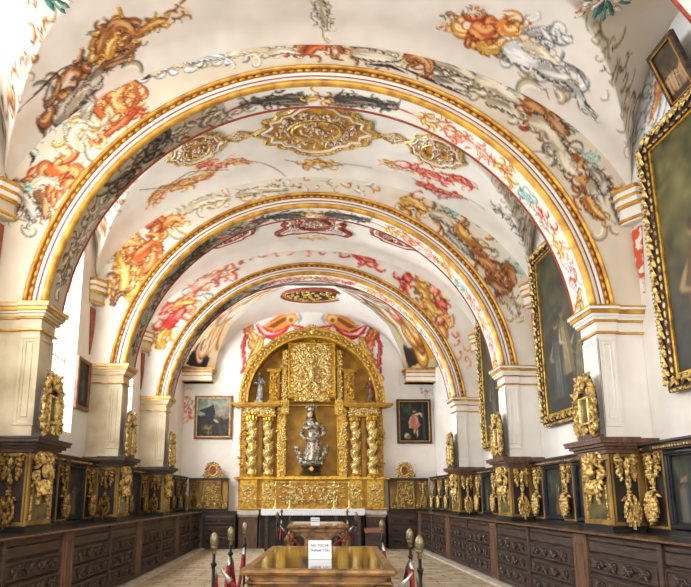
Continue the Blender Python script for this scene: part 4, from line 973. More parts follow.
for i in (1, 2, 3):
    for sd in (-1, 1):
        lab = 'carved gilded crest framing a small mirror on the %s %s pier box' % (['', 'nearest', 'second', 'third'][i], 'left' if sd < 0 else 'right')
        loc = (sd*3.27, YP[i]+.16, CT+1.086)
        if first: cr.location = loc; cr.rotation_euler = (0,0,-sd*pi/2); cr['label'] = lab; first = False; c = cr
        else: c = clone(cr, loc, -sd*pi/2, lab)
        c.scale = (1.12, 1, 1.04)

# ------------------------------------------------------------------ chests of drawers
CX0 = 3.18
def drawer_carving():
    b = MB()
    for k in range(4):
        x = (k-1.5)*.27; b.scroll(x-.045, .0, .04, .013, 0, 1.2, 1); b.scroll(x+.045, .0, .04, .013, pi, 1.2, -1)
        for q in range(4): b.leaf(x, 0, .075, .02, q*pi/2+pi/4, -.005, .02)
        b.ell((x,-.02,0), (.018,.018,.018), 0, 'Y', 6, 4)
    return b
DCARV = mesh_of(drawer_carving(), 'drawer_carving', M['carvewood'])
kn = MB(); kn.T = Matrix.Rotation(pi/2, 4, 'X'); kn.lathe([(.008,0),(.009,.02),(.026,.03),(.03,.045),(.02,.058),(.004,.062)], 10); KNOB = mesh_of(kn, 'knob', M['black'])
def chest_root(L, ncol):
    t = thing('drawer_chest', '', 'chest of drawers', group='long walnut drawer chests'); h = L/2-.004; D = .72; top = 1.0
    MB().box(-h, h, .05, D, .03, top).build('carcass', M['wood'], t)
    MB().box(-h, h, .02, .06, .03, .10).box(-h, h, .025, .06, .93, top).build('rails', M['wood'], t)
    pw = .36; cw = (L-pw)/ncol
    p = MB().bbox(-h, -h+pw, -.005, .06, .03, top, .012).frame(-h+.06, -h+pw-.06, .12, .9, .03, -.02, .0, .008).build('pilaster', M['woodred'], t)
    for c in range(ncol):
        x0 = -h+pw+c*cw; x1 = x0+cw-.008
        if c: MB().bbox(x0-.035, x0+.035, -.015, .05, .03, top, .01).build('divider', M['wood'], t)
        MB().bbox(x0+.045, x1-.045, .015, .06, .80, .92, .01).build('frieze', M['wood'], t)
        for r in range(3):
            z0 = .11+r*.23; z1 = z0+.20
            d = MB().bbox(x0+.045, x1-.045, .005, .06, z0, z1, .012); d.frame(x0+.06, x1-.06, z0+.012, z1-.012, .016, -.012, .006, .005)
            do = d.build('drawer', M['wood'], t)
            inst(DCARV, 'carving', do, ((x0+x1)/2, .004, (z0+z1)/2), 0, ((cw-.2)/1.12, 1, 1.05))
            for sx in (-1, 1): inst(KNOB, 'knob', do, ((x0+x1)/2+sx*cw*.2, .004, (z0+z1)/2))
    return t
ch = chest_root(3.405, 2); first = True
for sd in (-1, 1):
    for k in range(4):
        y0 = 17.97-3.41*(4-k); nm = ['nearest', 'second', 'third', 'farthest'][k]
        lab = 'dark walnut chest with carved drawers along the %s wall, %s from the visitor' % ('left' if sd < 0 else 'right', nm)
        loc = (sd*3.18, y0+1.705, .04)
        if first: c = ch; c.location = loc; c.rotation_euler = (0,0,-sd*pi/2); c['label'] = lab; first = False
        else: c = clone(ch, loc, -sd*pi/2, lab)
        if sd > 0: c.rotation_euler = (0, 0, -pi/2)
for sd in (-1, 1):
    side = 'left' if sd < 0 else 'right'
    t = thing('worktop', 'long polished walnut worktop over the %s chests' % side, 'worktop', (sd*3.56, 11, 1.041))
    b = MB(); x0, x1 = sorted((sd*(-.42), sd*.436)); b.box(x0, x1, 4.34-11, 18.99-11, .0, .028); b.build('board', M['worktop'], t)
    b = MB(); x0, x1 = sorted((sd*(-.44), sd*-.40)); b.box(x0, x1, 4.34-11, 17.9-11, .003, .026); b.tube([(sd*-.44, 4.34-11, .0145), (sd*-.44, 17.9-11, .0145)], .012, 6); b.build('nosing', M['woodred'], t)
# end wall chests beside the altar
e = thing('end_chest', 'dark carved wooden chest on the left of the altar against the end wall', 'chest of drawers', (-2.65, 18.0, .0), 0, 'end wall chests')
MB().box(-.48, .48, .03, .95, .0, 1.04).build('carcass', M['wood'], e)
for r in range(3):
    d = MB().bbox(-.44, .44, -.0, .04, .1+r*.29, .1+r*.29+.25, .012).frame(-.41, .41, .125+r*.29, .325+r*.29, .02, -.015, .002, .005).build('drawer', M['wood'], e)
    inst(DCARV, 'carving', d, (0, -.0, .225+r*.29), 0, (.75,1,1))
    for sx in (-1, 1): inst(KNOB, 'knob', d, (sx*.22, -.0, .225+r*.29))
MB().box(-.49, .49, -.02, .95, 1.04, 1.075).build('top_board', M['worktop'], e)
clone(e, (2.735, 18.0, .0), 0, 'dark carved wooden chest on the right of the altar against the end wall').scale = (.86, 1, 1)
# end wall panelling with small tabernacles
def end_panelling(sd):
    t = thing('end_panelling', 'carved gilded panelling with oval mirror crest on the end wall, %s of the altarpiece' % ('left' if sd < 0 else 'right'), 'panelling', (sd*3.07, 18.62, 1.08), 0, 'end wall panelling')
    MB().box(-.60, .58, .05, .36, 0, .90).build('backboard', M['olive'], t)
    MB().box(-.60, .58, -.01, .36, 0, .04).build('plinth', M['black'], t)
    c = MB().box(-.6, .58, -.04, .36, .90, .94).box(-.6, .58, -.07, .36, .94, .98).build('cornice', M['wood'], t)
    s = sd
    px = s*.42; p = MB().frame(px-.16, px+.16, .05, .9, .03, .01, .055, .008).build('pilaster', M['olive'], t); inst(DROP if sd > 0 else DROP_SHADED, 'carved_drop', p, (px, .03, .86), 0, (.8, 1, .98))
    qx = -s*.12; sh = MB().box(qx-.27, qx+.27, .0, .06, .04, .90).frame(qx-.27, qx+.27, .05, .9, .05, -.04, .01, .01).build('shrine', M['olive'], t)
    r = MB(); R = random.Random(3)
    for k in range(60):
        x = R.uniform(-.2,.2); z = R.uniform(.12,.8)
        r.leaf(qx+x, z, .1, .03, R.uniform(0, 6.28), .0, .03)
    for sx in (-1, 1):
        for z in (.2,.42,.66): r.scroll(qx+sx*.12, z, .06, .02, 0, 1.3, sx, -.0)
    r.build('relief', M['antique'], sh, True)
    w = MB()
    for sx in (-1, 1): w.scroll(qx+sx*.37, .14, .08, .028, pi/2, 1.4, -sx, .02); w.leaf(qx+sx*.30, .2, .3, .05, pi/2+sx*.15, .02, .03)
    w.build('side_scrolls', M['antique'], t, True)
    k = MB(); n = 20
    k.prismy([(qx+.10*cos(2*pi*j/n), 1.2+.13*sin(2*pi*j/n)) for j in range(n)], .02, .06); ko = k.build('oval_mirror', M['redrim'], t)
    o = MB(); pts = [(qx+.13*cos(2*pi*j/n), .0, 1.2+.16*sin(2*pi*j/n)) for j in range(n+1)]; o.tube(pts, .035, 6)
    for j in range(18):
        a = 2*pi*j/18; o.leaf(qx+.15*cos(a), 1.2+.17*sin(a), .13, .05, a+.5, .02, .04)
    for sx in (-1, 1): o.scroll(qx+sx*.24, 1.06, .07, .025, 0, 1.3, sx, .02); o.leaf(qx+sx*.15, 1.03, .2, .04, 0 if sx > 0 else pi, .02, .03)
    o.build('carved_crest', M['antique'], ko, True)
    return t
end_panelling(-1); end_panelling(1)

# ------------------------------------------------------------------ altarpiece
RY = 18.45
rt = thing('altarpiece', 'tall gilded altarpiece with twisted columns and round top on the end wall', 'altarpiece', (.08, RY, 1.12))
def q(px, py): x, z = onY(px, py, RY); return x-.08, z-1.12
def A(b, name, m, sm=False, pr=None): return b.build(name, M[m] if isinstance(m, str) else m, pr or rt, sm)
HW = 2.24
zE = q(311,478)[1]; zS = q(311,403)[1]; ZA = zS; 
Rr = q(311,330)[1]-zS
MB().box(-HW-.03, HW+.03, .0, .54, 0, zE-.05).build  # (predella body below)
A(MB().box(-HW, HW, .10, .54, .0, zE), 'predella', 'goldflat')
A(MB().box(-HW-.06, HW+.06, .02, .54, .0, .06).box(-HW-.12, HW+.12, -.06, .54, zE-.04, zE+.03).box(-1.2, 1.2, .06, .12, .08, .11).box(-1.2, 1.2, .06, .12, zE-.14, zE-.10), 'predella_mouldings', 'gold')
def relief(x0, x1, z0, z1, n, seed, y, sz, sym=True, m='goldpale', name='relief_carving', pr=None, scr=6):
    b = MB(); R = random.Random(seed)
    for k in range(n):
        x = R.uniform(0 if sym else -1, 1); z = R.uniform(z0, z1); a = R.uniform(0, 2*pi); L = sz*R.uniform(.7, 1.4)
        xc, hw = (x0+x1)/2, (x1-x0)/2
        for sx in ((1,-1) if sym else (1,)): b.leaf(xc+sx*x*hw*.95, z, L, L*.3, a if sx > 0 else pi-a, y, sz*.35)
    for k in range(scr):
        x = R.uniform(.15, .85); z = z0+(z1-z0)*(k+.5)/scr; sg = R.choice((-1, 1))
        for sx in ((1,-1) if sym else (1,)): b.scroll((x0+x1)/2+sx*x*(x1-x0)/2*.9, z, sz*.8, sz*.22, 0 if sx > 0 else pi, 1.3, sg*sx, y)
    return A(b, name, m, True, pr)
relief(-.95, .95, .17, zE-.2, 90, 5, .10, .11, scr=5, name='predella_foliage')
for sx in (-1, 1):
    for cx_, w_ in ((1.92, .5), (1.34, .36)):
        pd = A(MB().box(sx*(cx_-w_/2), sx*(cx_+w_/2), .0 if cx_ > 1.5 else .04, .12, .07, zE-.05), 'pedestal', 'gold'); relief(sx*cx_-w_*.35, sx*cx_+w_*.35, .15, zE-.15, 22, 6, .0 if cx_ > 1.5 else .04, .1, scr=2, pr=pd, name='pedestal_carving')
# back plates
n = 32; arc = [(HW*cos(a), zS+Rr*.985*sin(a)) for a in np.linspace(0, pi, n)]
b = MB(); b.prismy([(HW, zE), *arc, (-HW, zE)][::-1], .46, .545); A(b, 'back_board', 'goldshade')
# arch ring
def ringp(r0, r1, y0, y1, name, m, k=1.):
    b = MB(); nn = 48
    for j in range(nn+1):
        a = pi*j/nn
        for r, y in ((r0, y0), (r1, y0), (r1, y1), (r0, y1)): b.v.append((r*cos(a)*HW/Rr if False else r*cos(a), y, zS+r*sin(a)*k))
    for j in range(nn):
        for c in range(4): b.f.append((j*4+c, j*4+(c+1)%4, (j+1)*4+(c+1)%4, (j+1)*4+c))
    b.f += [(3,2,1,0), (nn*4, nn*4+1, nn*4+2, nn*4+3)]; b.mi = [0]*len(b.f); return A(b, name, m, False)
kk = Rr/HW
ar = ringp(2.0, HW, -.10, .47, 'round_arch', 'goldflat', kk); ringp(HW-.05, HW+.03, -.15, -.08, 'arch_outer_moulding', 'gold', kk); ringp(1.98, 2.04, -.14, -.08, 'arch_inner_moulding', 'gold', kk)
b = MB(); nn = 56
for j in range(nn): a = pi*(j+.5)/nn; b.leaf(2.12*cos(a), zS+2.12*kk*sin(a), .11, .04, a+pi/2+(.5 if j % 2 else -.5), -.10, .03)
for j in range(60): a = pi*(j+.5)/60; b.ell((2.215*cos(a), -.13, zS+2.215*kk*sin(a)), (.03,.03,.03), 0, 'Y', 5, 4)
A(b, 'arch_carving', 'goldpale', True)
# keystone ornament
b = MB(); 
for k in range(8): b.leaf(0, zS+Rr-.05, .26, .05, pi/2+(k-3.5)*.35, -.02, .05)
for sx in (-1, 1): b.scroll(sx*.13, zS+Rr-.16, .08, .03, 0, 1.3, sx, -.02)
b.ell((0,-.08,zS+Rr-.05), (.09,.07,.12)); A(b, 'keystone_ornament', 'goldpale', True)
# columns
def twisted(R0, h, turns, seg=16, nz=46):
    b = MB()
    for j in range(nz+1):
        t = j/nz; z = h*t; tw = turns*2*pi*t; env = min(1, t*10, (1-t)*10)
        for k in range(seg):
            a = 2*pi*k/seg; r = R0*(1+.16*env*cos(a-tw)); b.v.append((r*cos(a)+R0*.16*env*cos(tw), r*sin(a)+R0*.16*env*sin(tw), z))
    for j in range(nz):
        for k in range(seg): b.f.append((j*seg+k, j*seg+(k+1)%seg, (j+1)*seg+(k+1)%seg, (j+1)*seg+k))
    b.f += [tuple(range(seg-1,-1,-1)), tuple(range(nz*seg, nz*seg+seg))]; b.mi = [0]*len(b.f); R = random.Random(2)
    for j in range(90):
        t = (j+.5)/90; tw = turns*2*pi*t; z = h*t; a = tw-pi/2+R.uniform(-1.6, 1.6)*.8; r = R0*1.22
        b.ell((r*cos(a), r*sin(a)-R0*.0, z), (R0*.22, R0*.22, R0*.30), R.uniform(-1, 1), 'Y', 6, 4)
    return b
hc_ = (zS-.42)-(zE+.06)
TW = mesh_of(twisted(.118, hc_-.22, 4), 'twisted_shaft', M['goldpale'])
capb = MB().lathe([(.13,0),(.16,.03),(.14,.05),(.15,.10),(.20,.2),(.21,.22)], 12)
for k in range(10):
    a = 2*pi*k/10; capb.ell((.16*cos(a), .16*sin(a), .1), (.04,.04,.08), 0, 'Y', 5, 4)
CAPM = mesh_of(capb, 'column_capital', M['gold']); BASEM = mesh_of(MB().lathe([(.2,0),(.2,.03),(.17,.05),(.19,.07),(.15,.1)], 14), 'column_base', M['gold'])
for sx in (-1, 1):
    for cx_, cy in ((1.86, .10), (1.36, .24)):
        cc = inst(TW, 'twisted_column', rt, (sx*cx_, cy, zE+.13)); inst(CAPM, 'capital', cc, (0, 0, hc_-.22)); inst(BASEM, 'base', cc, (0, 0, -.1))
    A(MB().box(sx*2.03, sx*2.22, .2, .47, zE+.03, zS-.35).box(sx*1.55, sx*1.68, .3, .47, zE+.03, zS-.35), 'pilaster', 'goldflat')
    relief(sx*2.12-.08, sx*2.12+.08, zE+.15, zS-.5, 50, 8, .2, .1, False, 'gold', 'pilaster_carving', scr=3)
    es = A(MB().box(sx*.84, sx*1.08, .25, .47, zE+.03, ZA-.1), 'inner_pilaster', 'gold'); relief(sx*.96-.1, sx*.96+.1, zE+.1, ZA-.15, 80, 12, .25, .1, False, 'goldpale', 'inner_pilaster_carving', scr=8, pr=es)
    # entablature over each pair
    A(MB().box(sx*1.12, sx*2.12, .0, .47, zS-.42, zS-.36).box(sx*1.16, sx*2.10, .04, .47, zS-.36, zS-.12).box(sx*1.06, sx*2.24, -.06, .47, zS-.12, zS-.07).box(sx*.98, sx*(2.52), -.12, .47, zS-.07, zS+.0).box(sx*1.02, sx*2.40, -.08, .47, zS-.10, zS-.06), 'entablature', 'goldflat')
    relief(sx*1.62-.42, sx*1.62+.42, zS-.33, zS-.16, 34, 15, .04, .1, True, 'goldpale', 'entablature_carving', scr=2)
    # attic pilaster
    A(MB().box(sx*1.02, sx*1.34, .2, .47, zS, zS+1.02).box(sx*.98, sx*1.42, .14, .47, zS+1.02, zS+1.12).box(sx*1.0, sx*1.40, .14, .47, zS, zS+.1), 'attic_pilaster', 'goldflat')
    relief(sx*1.18-.1, sx*1.18+.1, zS+.14, zS+1.0, 44, 17, .2, .1, False, 'gold', 'attic_pilaster_carving', scr=3)
    A(MB().box(sx*.80, sx*.94, .24, .47, zS+.0, zS+1.75), 'attic_strip', 'gold'); relief(sx*.87-.07, sx*.87+.07, zS+.1, zS+1.7, 50, 18, .24, .09, False, 'goldpale', 'attic_strip_carving', scr=4)
    fr = A(MB().box(sx*.72, sx*.98, .16, .3, zS-.32, zS+.14), 'niche_ear', 'gold'); relief(sx*.85-.1, sx*.85+.1, zS-.3, zS+.1, 20, 19, .16, .08, False, 'goldpale', 'ear_carving', scr=2, pr=fr)
# niche frame and upper relief
A(MB().frame(-.84, .84, zE+.03, ZA+.0, .05, .3, .47, .015), 'niche_frame', 'gold')
za, zb_ = q(311,398)[1], q(311,341)[1]
A(MB().box(-.76, .76, .22, .47, za+.02, zb_).frame(-.76, .76, za+.05, zb_, .07, .14, .24, .02), 'relief_panel', 'gold')
relief(-.64, .64, za+.1, zb_-.08, 260, 21, .21, .13, True, 'goldpale', 'relief_figures', scr=9)
b = MB(); b.tube([(0,.14,za+.55),(0,.08,za+.8),(0,.10,za+1.1)], [.09,.09,.05], 8); b.ell((0,.08,za+1.2), (.06,.06,.08)); b.tube([(-.12,.12,za+.85),(-.08,.08,za+1.02),(.08,.08,za+1.02),(.12,.1,za+.85)], .035, 6)
for sx in (-1, 1): b.tube([(sx*.05,.12,za+.55),(sx*.16,.12,za+.42),(sx*.3,.14,za+.34)], .04, 6)
A(b, 'relief_central_figure', 'goldpale', True)
A(MB().box(-.5, .5, .08, .24, za+.04, za+.11).box(-.58, .58, .1, .24, za-.09, za-.03), 'relief_sill', 'gold'); relief(-.55, .55, za-.03, za+.03, 30, 23, .09, .1, True, 'goldpale', 'sill_carving', scr=2)
A(MB().prismy([(x*.97, z) for x, z in [(-.97,zb_-.02),(.97,zb_-.02),(.7,zb_+.16),(.3,zb_+.26),(0,zb_+.29),(-.3,zb_+.26),(-.7,zb_+.16)]], .3, .46), 'top_tympanum', 'gold')
relief(-.8, .8, zb_-.0, zb_+.2, 50, 24, .3, .12, True, 'gold', 'tympanum_carving', scr=2)

# central statue
def robed(b, h, w, seed=0, folds=7, lean=.0, z0=0):
    nz, seg = 20, 28
    prof = [(0,.30),(.1,.29),(.25,.25),(.4,.22),(.52,.19),(.6,.165),(.68,.19),(.76,.205),(.82,.15),(.86,.055),(.88,.05)]
    base = len(b.v); vs = []
    for j in range(nz+1):
        t = .88*j/nz; r = float(np.interp(t, [p[0] for p in prof], [p[1] for p in prof]))*w*2.2
        for k in range(seg):
            a = 2*pi*k/seg; f = 1+.13*(1-t)*sin(folds*a+t*6+seed)+.05*sin(3*a-t*9); vs.append((r*f*cos(a)+lean*sin(t*4)*w, r*f*sin(a)*.72, z0+h*t))
    fs = [(j*seg+k, j*seg+(k+1)%seg, (j+1)*seg+(k+1)%seg, (j+1)*seg+k) for j in range(nz) for k in range(seg)]+[tuple(range(seg-1,-1,-1)), tuple(range(nz*seg, nz*seg+seg))]
    b.add(vs, fs); b.ell((lean*sin(3.7)*w, -w*.05, z0+h*.93), (h*.058, h*.062, h*.072), 0, 'Y', 12, 8); return b
sx_, sz_ = onY(311.5, 466, 18.6)
st = thing('crowned_statue', 'silvery statue of a crowned robed woman standing on cherubs in the central gold niche', 'statue', (.06, 18.63, 2.17))
hS = 1.55
b = robed(MB(), hS*.98, .42, 1, 8, .22, .42)
z0 = .42
b.tube([(-.17,-.02,z0+1.17),(-.20,-.1,z0+1.0),(-.12,-.2,z0+.98),(-.0,-.21,z0+1.04)], [.08,.08,.06,.04], 8)
b.tube([(.17,-.02,z0+1.17),(.21,-.08,z0+1.02),(.16,-.2,z0+1.02),(.05,-.22,z0+1.10)], [.08,.08,.06,.04], 8)
b.tube([(.2,.0,z0+1.15),(.36,.0,z0+1.0),(.40,.02,z0+.85),(.28,.0,z0+.7)], [.07,.09,.08,.05], 8)      # blown mantle
b.tube([(-.22,.0,z0+1.0),(-.30,-.03,z0+.78),(-.18,-.14,z0+.66),(.05,-.19,z0+.62),(.22,-.1,z0+.82)], [.05,.09,.08,.08,.06], 8)
fuse(b, 'robed_body', M['silver'], st, .014)
h = MB(); h.ell((.0,.01,z0+hS*.93), (.12,.11,.14), 0, 'Y', 12, 8); h.tube([(-.1,.03,z0+1.42),(-.14,.04,z0+1.2)], .04, 6); h.tube([(.1,.03,z0+1.42),(.14,.04,z0+1.2)], .04, 6)
h.build('hair', M['darkcarve'], st, True)
fc_ = MB(); fc_.ell((-.02,-.085,z0+hS*.92), (.065,.045,.09), 0, 'Y', 12, 8); fc_.ell((-.02,-.13,z0+hS*.915), (.012,.018,.024)); fc_.build('face', M['skin'], st, True)
cw_ = MB(); cw_.lathe([(.10,0),(.115,.05),(.13,.12),(.10,.13)], 14, (0,0,z0+hS*.985))
for k in range(12): a = 2*pi*k/12; cw_.ell((.15*cos(a), .05*sin(a), z0+hS*.985+.14+.05*abs(sin(a))), (.03,.03,.06), 0, 'Y', 5, 4)
for k in range(9): a = pi*k/8; cw_.ell((.17*cos(a), 0, z0+hS+.06+.13*sin(a)), (.025,.02,.025), 0, 'Y', 5, 4)
cw_.build('crown', M['silver'], st, True)
c = MB(); R = random.Random(11)
for (x, z) in ((-.36,.62),(-.30,.45),(-.16,.36),(.0,.32),(.16,.36),(.30,.45),(.38,.6),(.44,.78),(-.42,.8)):
    c.ell((x, -.08, z), (.07,.08,.08), 0, 'Y', 10, 7); c.ell((x*1.05, -.02, z-.1), (.08,.08,.1), 0, 'Y', 10, 7)
    sgn = 1 if x > 0 else -1; c.tube([(x, -.05, z-.05), (x+sgn*.09, -.06, z+.03), (x+sgn*.06, -.05, z+.14)], [.03,.035,.02], 6)
c.ell((0,0,.36), (.36,.16,.14), 0, 'Y', 14, 8)
fuse(c, 'cherub_cloud', M['silver'], st, .014)
c = MB().box(-.34,.34,-.16,.16,.0,.05).lathe([(.26,.05),(.30,.1),(.22,.14),(.28,.2),(.33,.24),(.24,.27)], 18); c.build('pedestal', M['darkcarve'], st)
MB().prismy([(0,.08),(.09,.155),(0,.23),(-.09,.155)], -.30, -.26).build('gilt_lozenge', M['gold'], st)
for k in range(2): pass
# small statues on the entablature
for (x, zt, mt, lab, hh) in ((-1.66, 0, 'greyrobe', 'small grey robed saint statue on the left entablature of the altarpiece', 1.0), (1.84, 0, 'redrobe', 'small red and green robed saint statue on the right entablature of the altarpiece', .82)):
    s = thing('saint_statue', lab, 'statue', (x+.08, RY+.14, zS+1.123)); b = robed(MB(), hh*.95, .17, 3, 6, .2, .06); hsc = hh
    for sg in (-1, 1): b.tube([(sg*.11,-.0,.06+hh*.72),(sg*.17,-.06,.06+hh*.56),(sg*.05,-.15,.06+hh*.58)], [.05,.045,.03], 7)
    b.box(-.12,.12,-.1,.1,0,.08); fuse(b, 'robed_body', M[mt], s, .012)
    f = MB(); f.ell((.0,-.03,.06+hh*.885), (.045,.055,.06), 0, 'Y', 10, 7); f.build('face', M['skin'], s, True)

# ------------------------------------------------------------------ altar, cloth, candlesticks
at = thing('altar_table', 'dark wooden altar table standing in front of the altarpiece', 'altar', (.09, 17.75, 0))
MB().box(-1.36,1.36,-.42,.38,.0,1.08).build('body', M['recess'], at)
MB().box(-1.42,1.42,-.46,.4,1.08,1.13).build('top_board', M['wood'], at)
f = MB(); 
for x in (-1.3,-.65,0,.65,1.3): f.bbox(x-.05, x+.05, -.45, -.415, .05, 1.06, .01)
f.build('front_posts', M['wood'], at)
cl = MB(); cl.box(-1.45,1.45,-.49,.2,.0,.012); cl.box(-1.45,1.45,-.50,-.49,-.13,.012)
for sx in (-1, 1): cl.box(sx*1.45, sx*1.462, -.5, .2, -.13, .012)
nn = 58
for k in range(nn): x = -1.42+2.84*k/(nn-1); cl.ell((x, -.497, -.13), (.026,.005,.03), 0, 'Y', 6, 4)
co = cl.build('altar_cloth', M['linen']); co.location = (.09, 17.75, 1.131); tag(co, 'white lace edged linen cloth spread over the altar table', 'cloth')
sb = thing('stone_plinth', 'pale moulded stone block under the left end of the altarpiece', 'plinth', (-1.82, 18.2, 0), 0, 'stone blocks under the altarpiece')
MB().box(-.28,.28,.04,.78,0,.90).build('block', M['woodred'], sb); MB().box(-.30,.30,.0,.78,.90,.97).box(-.33,.33,-.05,.78,.97,1.03).box(-.32,.32,-.03,.78,1.03,1.10).build('mouldings', M['whitestone'], sb)
clone(sb, (1.975, 18.2, 0), 0, 'pale moulded stone block under the right end of the altarpiece')
MB().box(-1.46,1.62,18.24,18.98,.0,1.115).build('altar_core', M['recess'], at).location = (-.09, -17.75, 0)
bn = thing('kneeling_bench', 'low dark bench with dusty pink cushion right of the altar', 'bench', (1.80, 17.55, 0))
MB().box(-.24,.24,-.2,.2,.0,.50).build('box_seat', M['wood'], bn); MB().box(-.26,.26,-.22,.22,.5,.62).build('cushion', M['pinkcloth'], bn)
def candlestick():
    t = thing('candlestick', '', 'candlestick', group='altar candlesticks')
    MB().lathe([(.09,0),(.09,.02),(.05,.05),(.03,.1),(.045,.14),(.02,.2),(.018,.4),(.035,.43),(.018,.47),(.016,.62),(.05,.66),(.05,.68),(.02,.69)], 12).build('stem', M['goldpale'], t, True)
    MB().lathe([(.014,.69),(.014,.78),(.004,.79)], 8).build('candle', M['candle'], t); return t
cs = candlestick(); labs = ['outer left brass candlestick on the white altar cloth', 'inner left brass candlestick on the white altar cloth', 'inner right brass candlestick on the white altar cloth', 'outer right brass candlestick on the white altar cloth']
for k, px in enumerate((275.6, 290, 334, 349)):
    x = onY(px, 500, 17.8)[0]
    if k == 0: cs.location = (x, 17.72, 1.144); cs['label'] = labs[0]
    else: clone(cs, (x, 17.72, 1.144), 0, labs[k])

# frescoed drapery round the altarpiece on the end wall
dc = Canvas(-3.2, 3.2, 4.2, 8.2, 45, rgb(243,241,237), .03, 90); w = lambda L: P(onY, L, 18.98)
for sg in (1, -1):
    mx = (lambda L: w(L)) if sg == 1 else (lambda L: [(.16-x, z) for x, z in w(L)])
    dc.poly(mx([(262,328),(285,313),(295,312),(299,319),(290,328),(272,331)]), rgb(232,160,84)); dc.poly(mx([(267,327),(284,317),(288,319),(274,328)]), rgb(150,82,46))
    dc.stroke(mx([(262,327),(284,313),(296,313)]), .05, rgb(206,110,50)); dc.stamp(*mx([(291,319)])[0], .16, rgb(248,206,140)); dc.stamp(*mx([(291,320)])[0], .08, rgb(176,104,52)); dc.stroke(mx([(298,311),(301,318),(297,325)]), .12, rgb(170,168,176), .6)
    dc.poly(mx([(255,323),(259,333),(268,338),(280,337),(287,331),(291,323),(284,328),(274,331),(264,327)]), rgb(214,60,60) if sg == 1 else rgb(186,50,54))
    dc.stroke(mx([(258,325),(266,333),(276,334)]), .10, rgb(252,226,220)); dc.stroke(mx([(284,329),(278,333),(270,333)]), .07, rgb(240,150,140)); dc.stroke(mx([(262,336),(272,339),(282,337)]), .05, rgb(140,26,34))
    dc.poly(mx([(290,324),(296,331),(308,331),(312,329),(302,326)]), rgb(210,56,58)); dc.stroke(mx([(293,327),(302,329)]), .05, rgb(250,200,190))
    pc = [OC[0], OR[1], RD[1]] if sg == 1 else [OR[2], RD[1], OC[0]]
    dc.leafy(mx([(252,318),(248,328),(255,340),(262,350)]), .42, pc[0], 70, 6); dc.leafy(mx([(250,340),(256,352),(250,364),(245,378)]), .38, pc[1], 71, 6); dc.leafy(mx([(262,336),(258,348),(250,356)]), .26, OC[0], 72, 5)
    dc.leafy(mx([(247,334),(243,346),(244,360),(242,374)]), .16, RD[0], 73, 5); dc.leafy(mx([(249,318),(246,326),(250,332)]), .24, pc[2], 74, 4); dc.stroke(mx([(250,313),(252,322)]), .05, rgb(150,100,60))
    dc.stroke(mx([(270,342),(264,350),(260,358)]), .14, rgb(206,200,206), .5)
    dc.foliage(mx([(264,314),(274,307),(286,308)]), .24, [GY[1], TE[0], TE[1]], 18, 303, .6, .6); dc.foliage(mx([(292,306),(300,308),(305,310)]), .18, [TE[1], PK[0]], 8, 304, .6, .5)
    for qx, qy in ((270,312),(275,308),(283,309),(296,306),(305,309)): dc.stamp(*mx([(qx,qy)])[0], .05, rgb(206,110,110))
n1, n2 = 150, 90; X, Z = np.meshgrid(np.linspace(-2.75, 2.9, n1), np.linspace(0, 1, n2), indexing='ij')
G = np.zeros((n1, n2, 3))
for i in range(n1):
    x = X[i,0]; zt = 5.5+1.98*sqrt(max(0, 1-(x/3.06)**2)); G[i,:,0] = x; G[i,:,1] = YE-.008; G[i,:,2] = np.linspace(4.3, zt, n2)
o = grid_mesh('wall_far', G, dc.sample(G[...,0], G[...,2]), M['fresco'], smooth=False, flip=True); tag(o, kind='structure')
# faded fragments on the end wall beside the pictures
ec = Canvas(-4, 4, 2.5, 5.2, 30, rgb(238,232,224), .05, 91)
ec.foliage(w([(184,392),(190,404),(184,414)]), .3, [PK[0], RD[1], BE[0]], 14, 305); ec.foliage(w([(178,404),(186,412)]), .2, [RD[1]], 6, 306); ec.foliage(w([(436,408),(442,412)]), .25, [RD[1], BE[2]], 7, 307); ec.foliage(w([(420,390),(440,394)]), .2, [PK[0], GY[0]], 10, 308)
for a0, a1 in ((-3.99, -2.46), (2.66, 3.99)):
    X, Z = np.meshgrid(np.linspace(a0, a1, 50), np.linspace(2.2, 5.05, 86), indexing='ij'); G = np.stack([X, X*0+YE-.006, Z], -1)
    tag(grid_mesh('wall_far', G, ec.sample(X, Z), M['fresco'], smooth=False, flip=True), kind='structure')

# ------------------------------------------------------------------ pictures on the walls
def big_frame(w, h, bw=.155, seed=1):
    d = MB(); d.frame(-w/2, w/2, 0, h, bw, -.05, .03, .03)
    g = MB(); R = random.Random(seed)
    def run(x0, z0, x1, z1, nx, nz):
        L = math.dist((x0,z0),(x1,z1)); n = int(L/.105); a = math.atan2(z1-z0, x1-x0)
        for k in range(n):
            t = (k+.5)/n; x = x0+(x1-x0)*t; z = z0+(z1-z0)*t
            for q_ in ((-1, 1)[k % 2],): g.leaf(x-q_*nx*.012-cos(a)*.06, z-q_*nz*.012-sin(a)*.06, .15, .044, a+q_*.35*(1 if k % 2 else -1), -.052, .03)
            if k % 2: g.ell((x, -.075, z), (.03,.022,.03), 0, 'Y', 6, 4)
            for q_ in (-.25, .25): g.leaf(x+nx*(bw/2-.03)+cos(a)*.1*q_, z+nz*(bw/2-.03)+sin(a)*.1*q_, .05, .028, math.atan2(nz, nx)+.5, -.04, .03)
            g.ell((x-nx*(bw/2-.012), -.05, z-nz*(bw/2-.012)), (.042 if nz else .016,.02,.042 if nx else .016), 0, 'Y', 5, 4)
    e = bw/2
    run(-w/2+e, e, w/2-e, e, 0, -1); run(-w/2+e, h-e, w/2-e, h-e, 0, 1); run(-w/2+e, e, -w/2+e, h-e, -1, 0); run(w/2-e, e, w/2-e, h-e, 1, 0)
    return d, g
framegold = mat('worn_frame_gilding', rgb(232,200,122), rgb(92,62,28), scale=20, rough=.4, metal=.4, bump=.3, lo=.4, hi=.56)
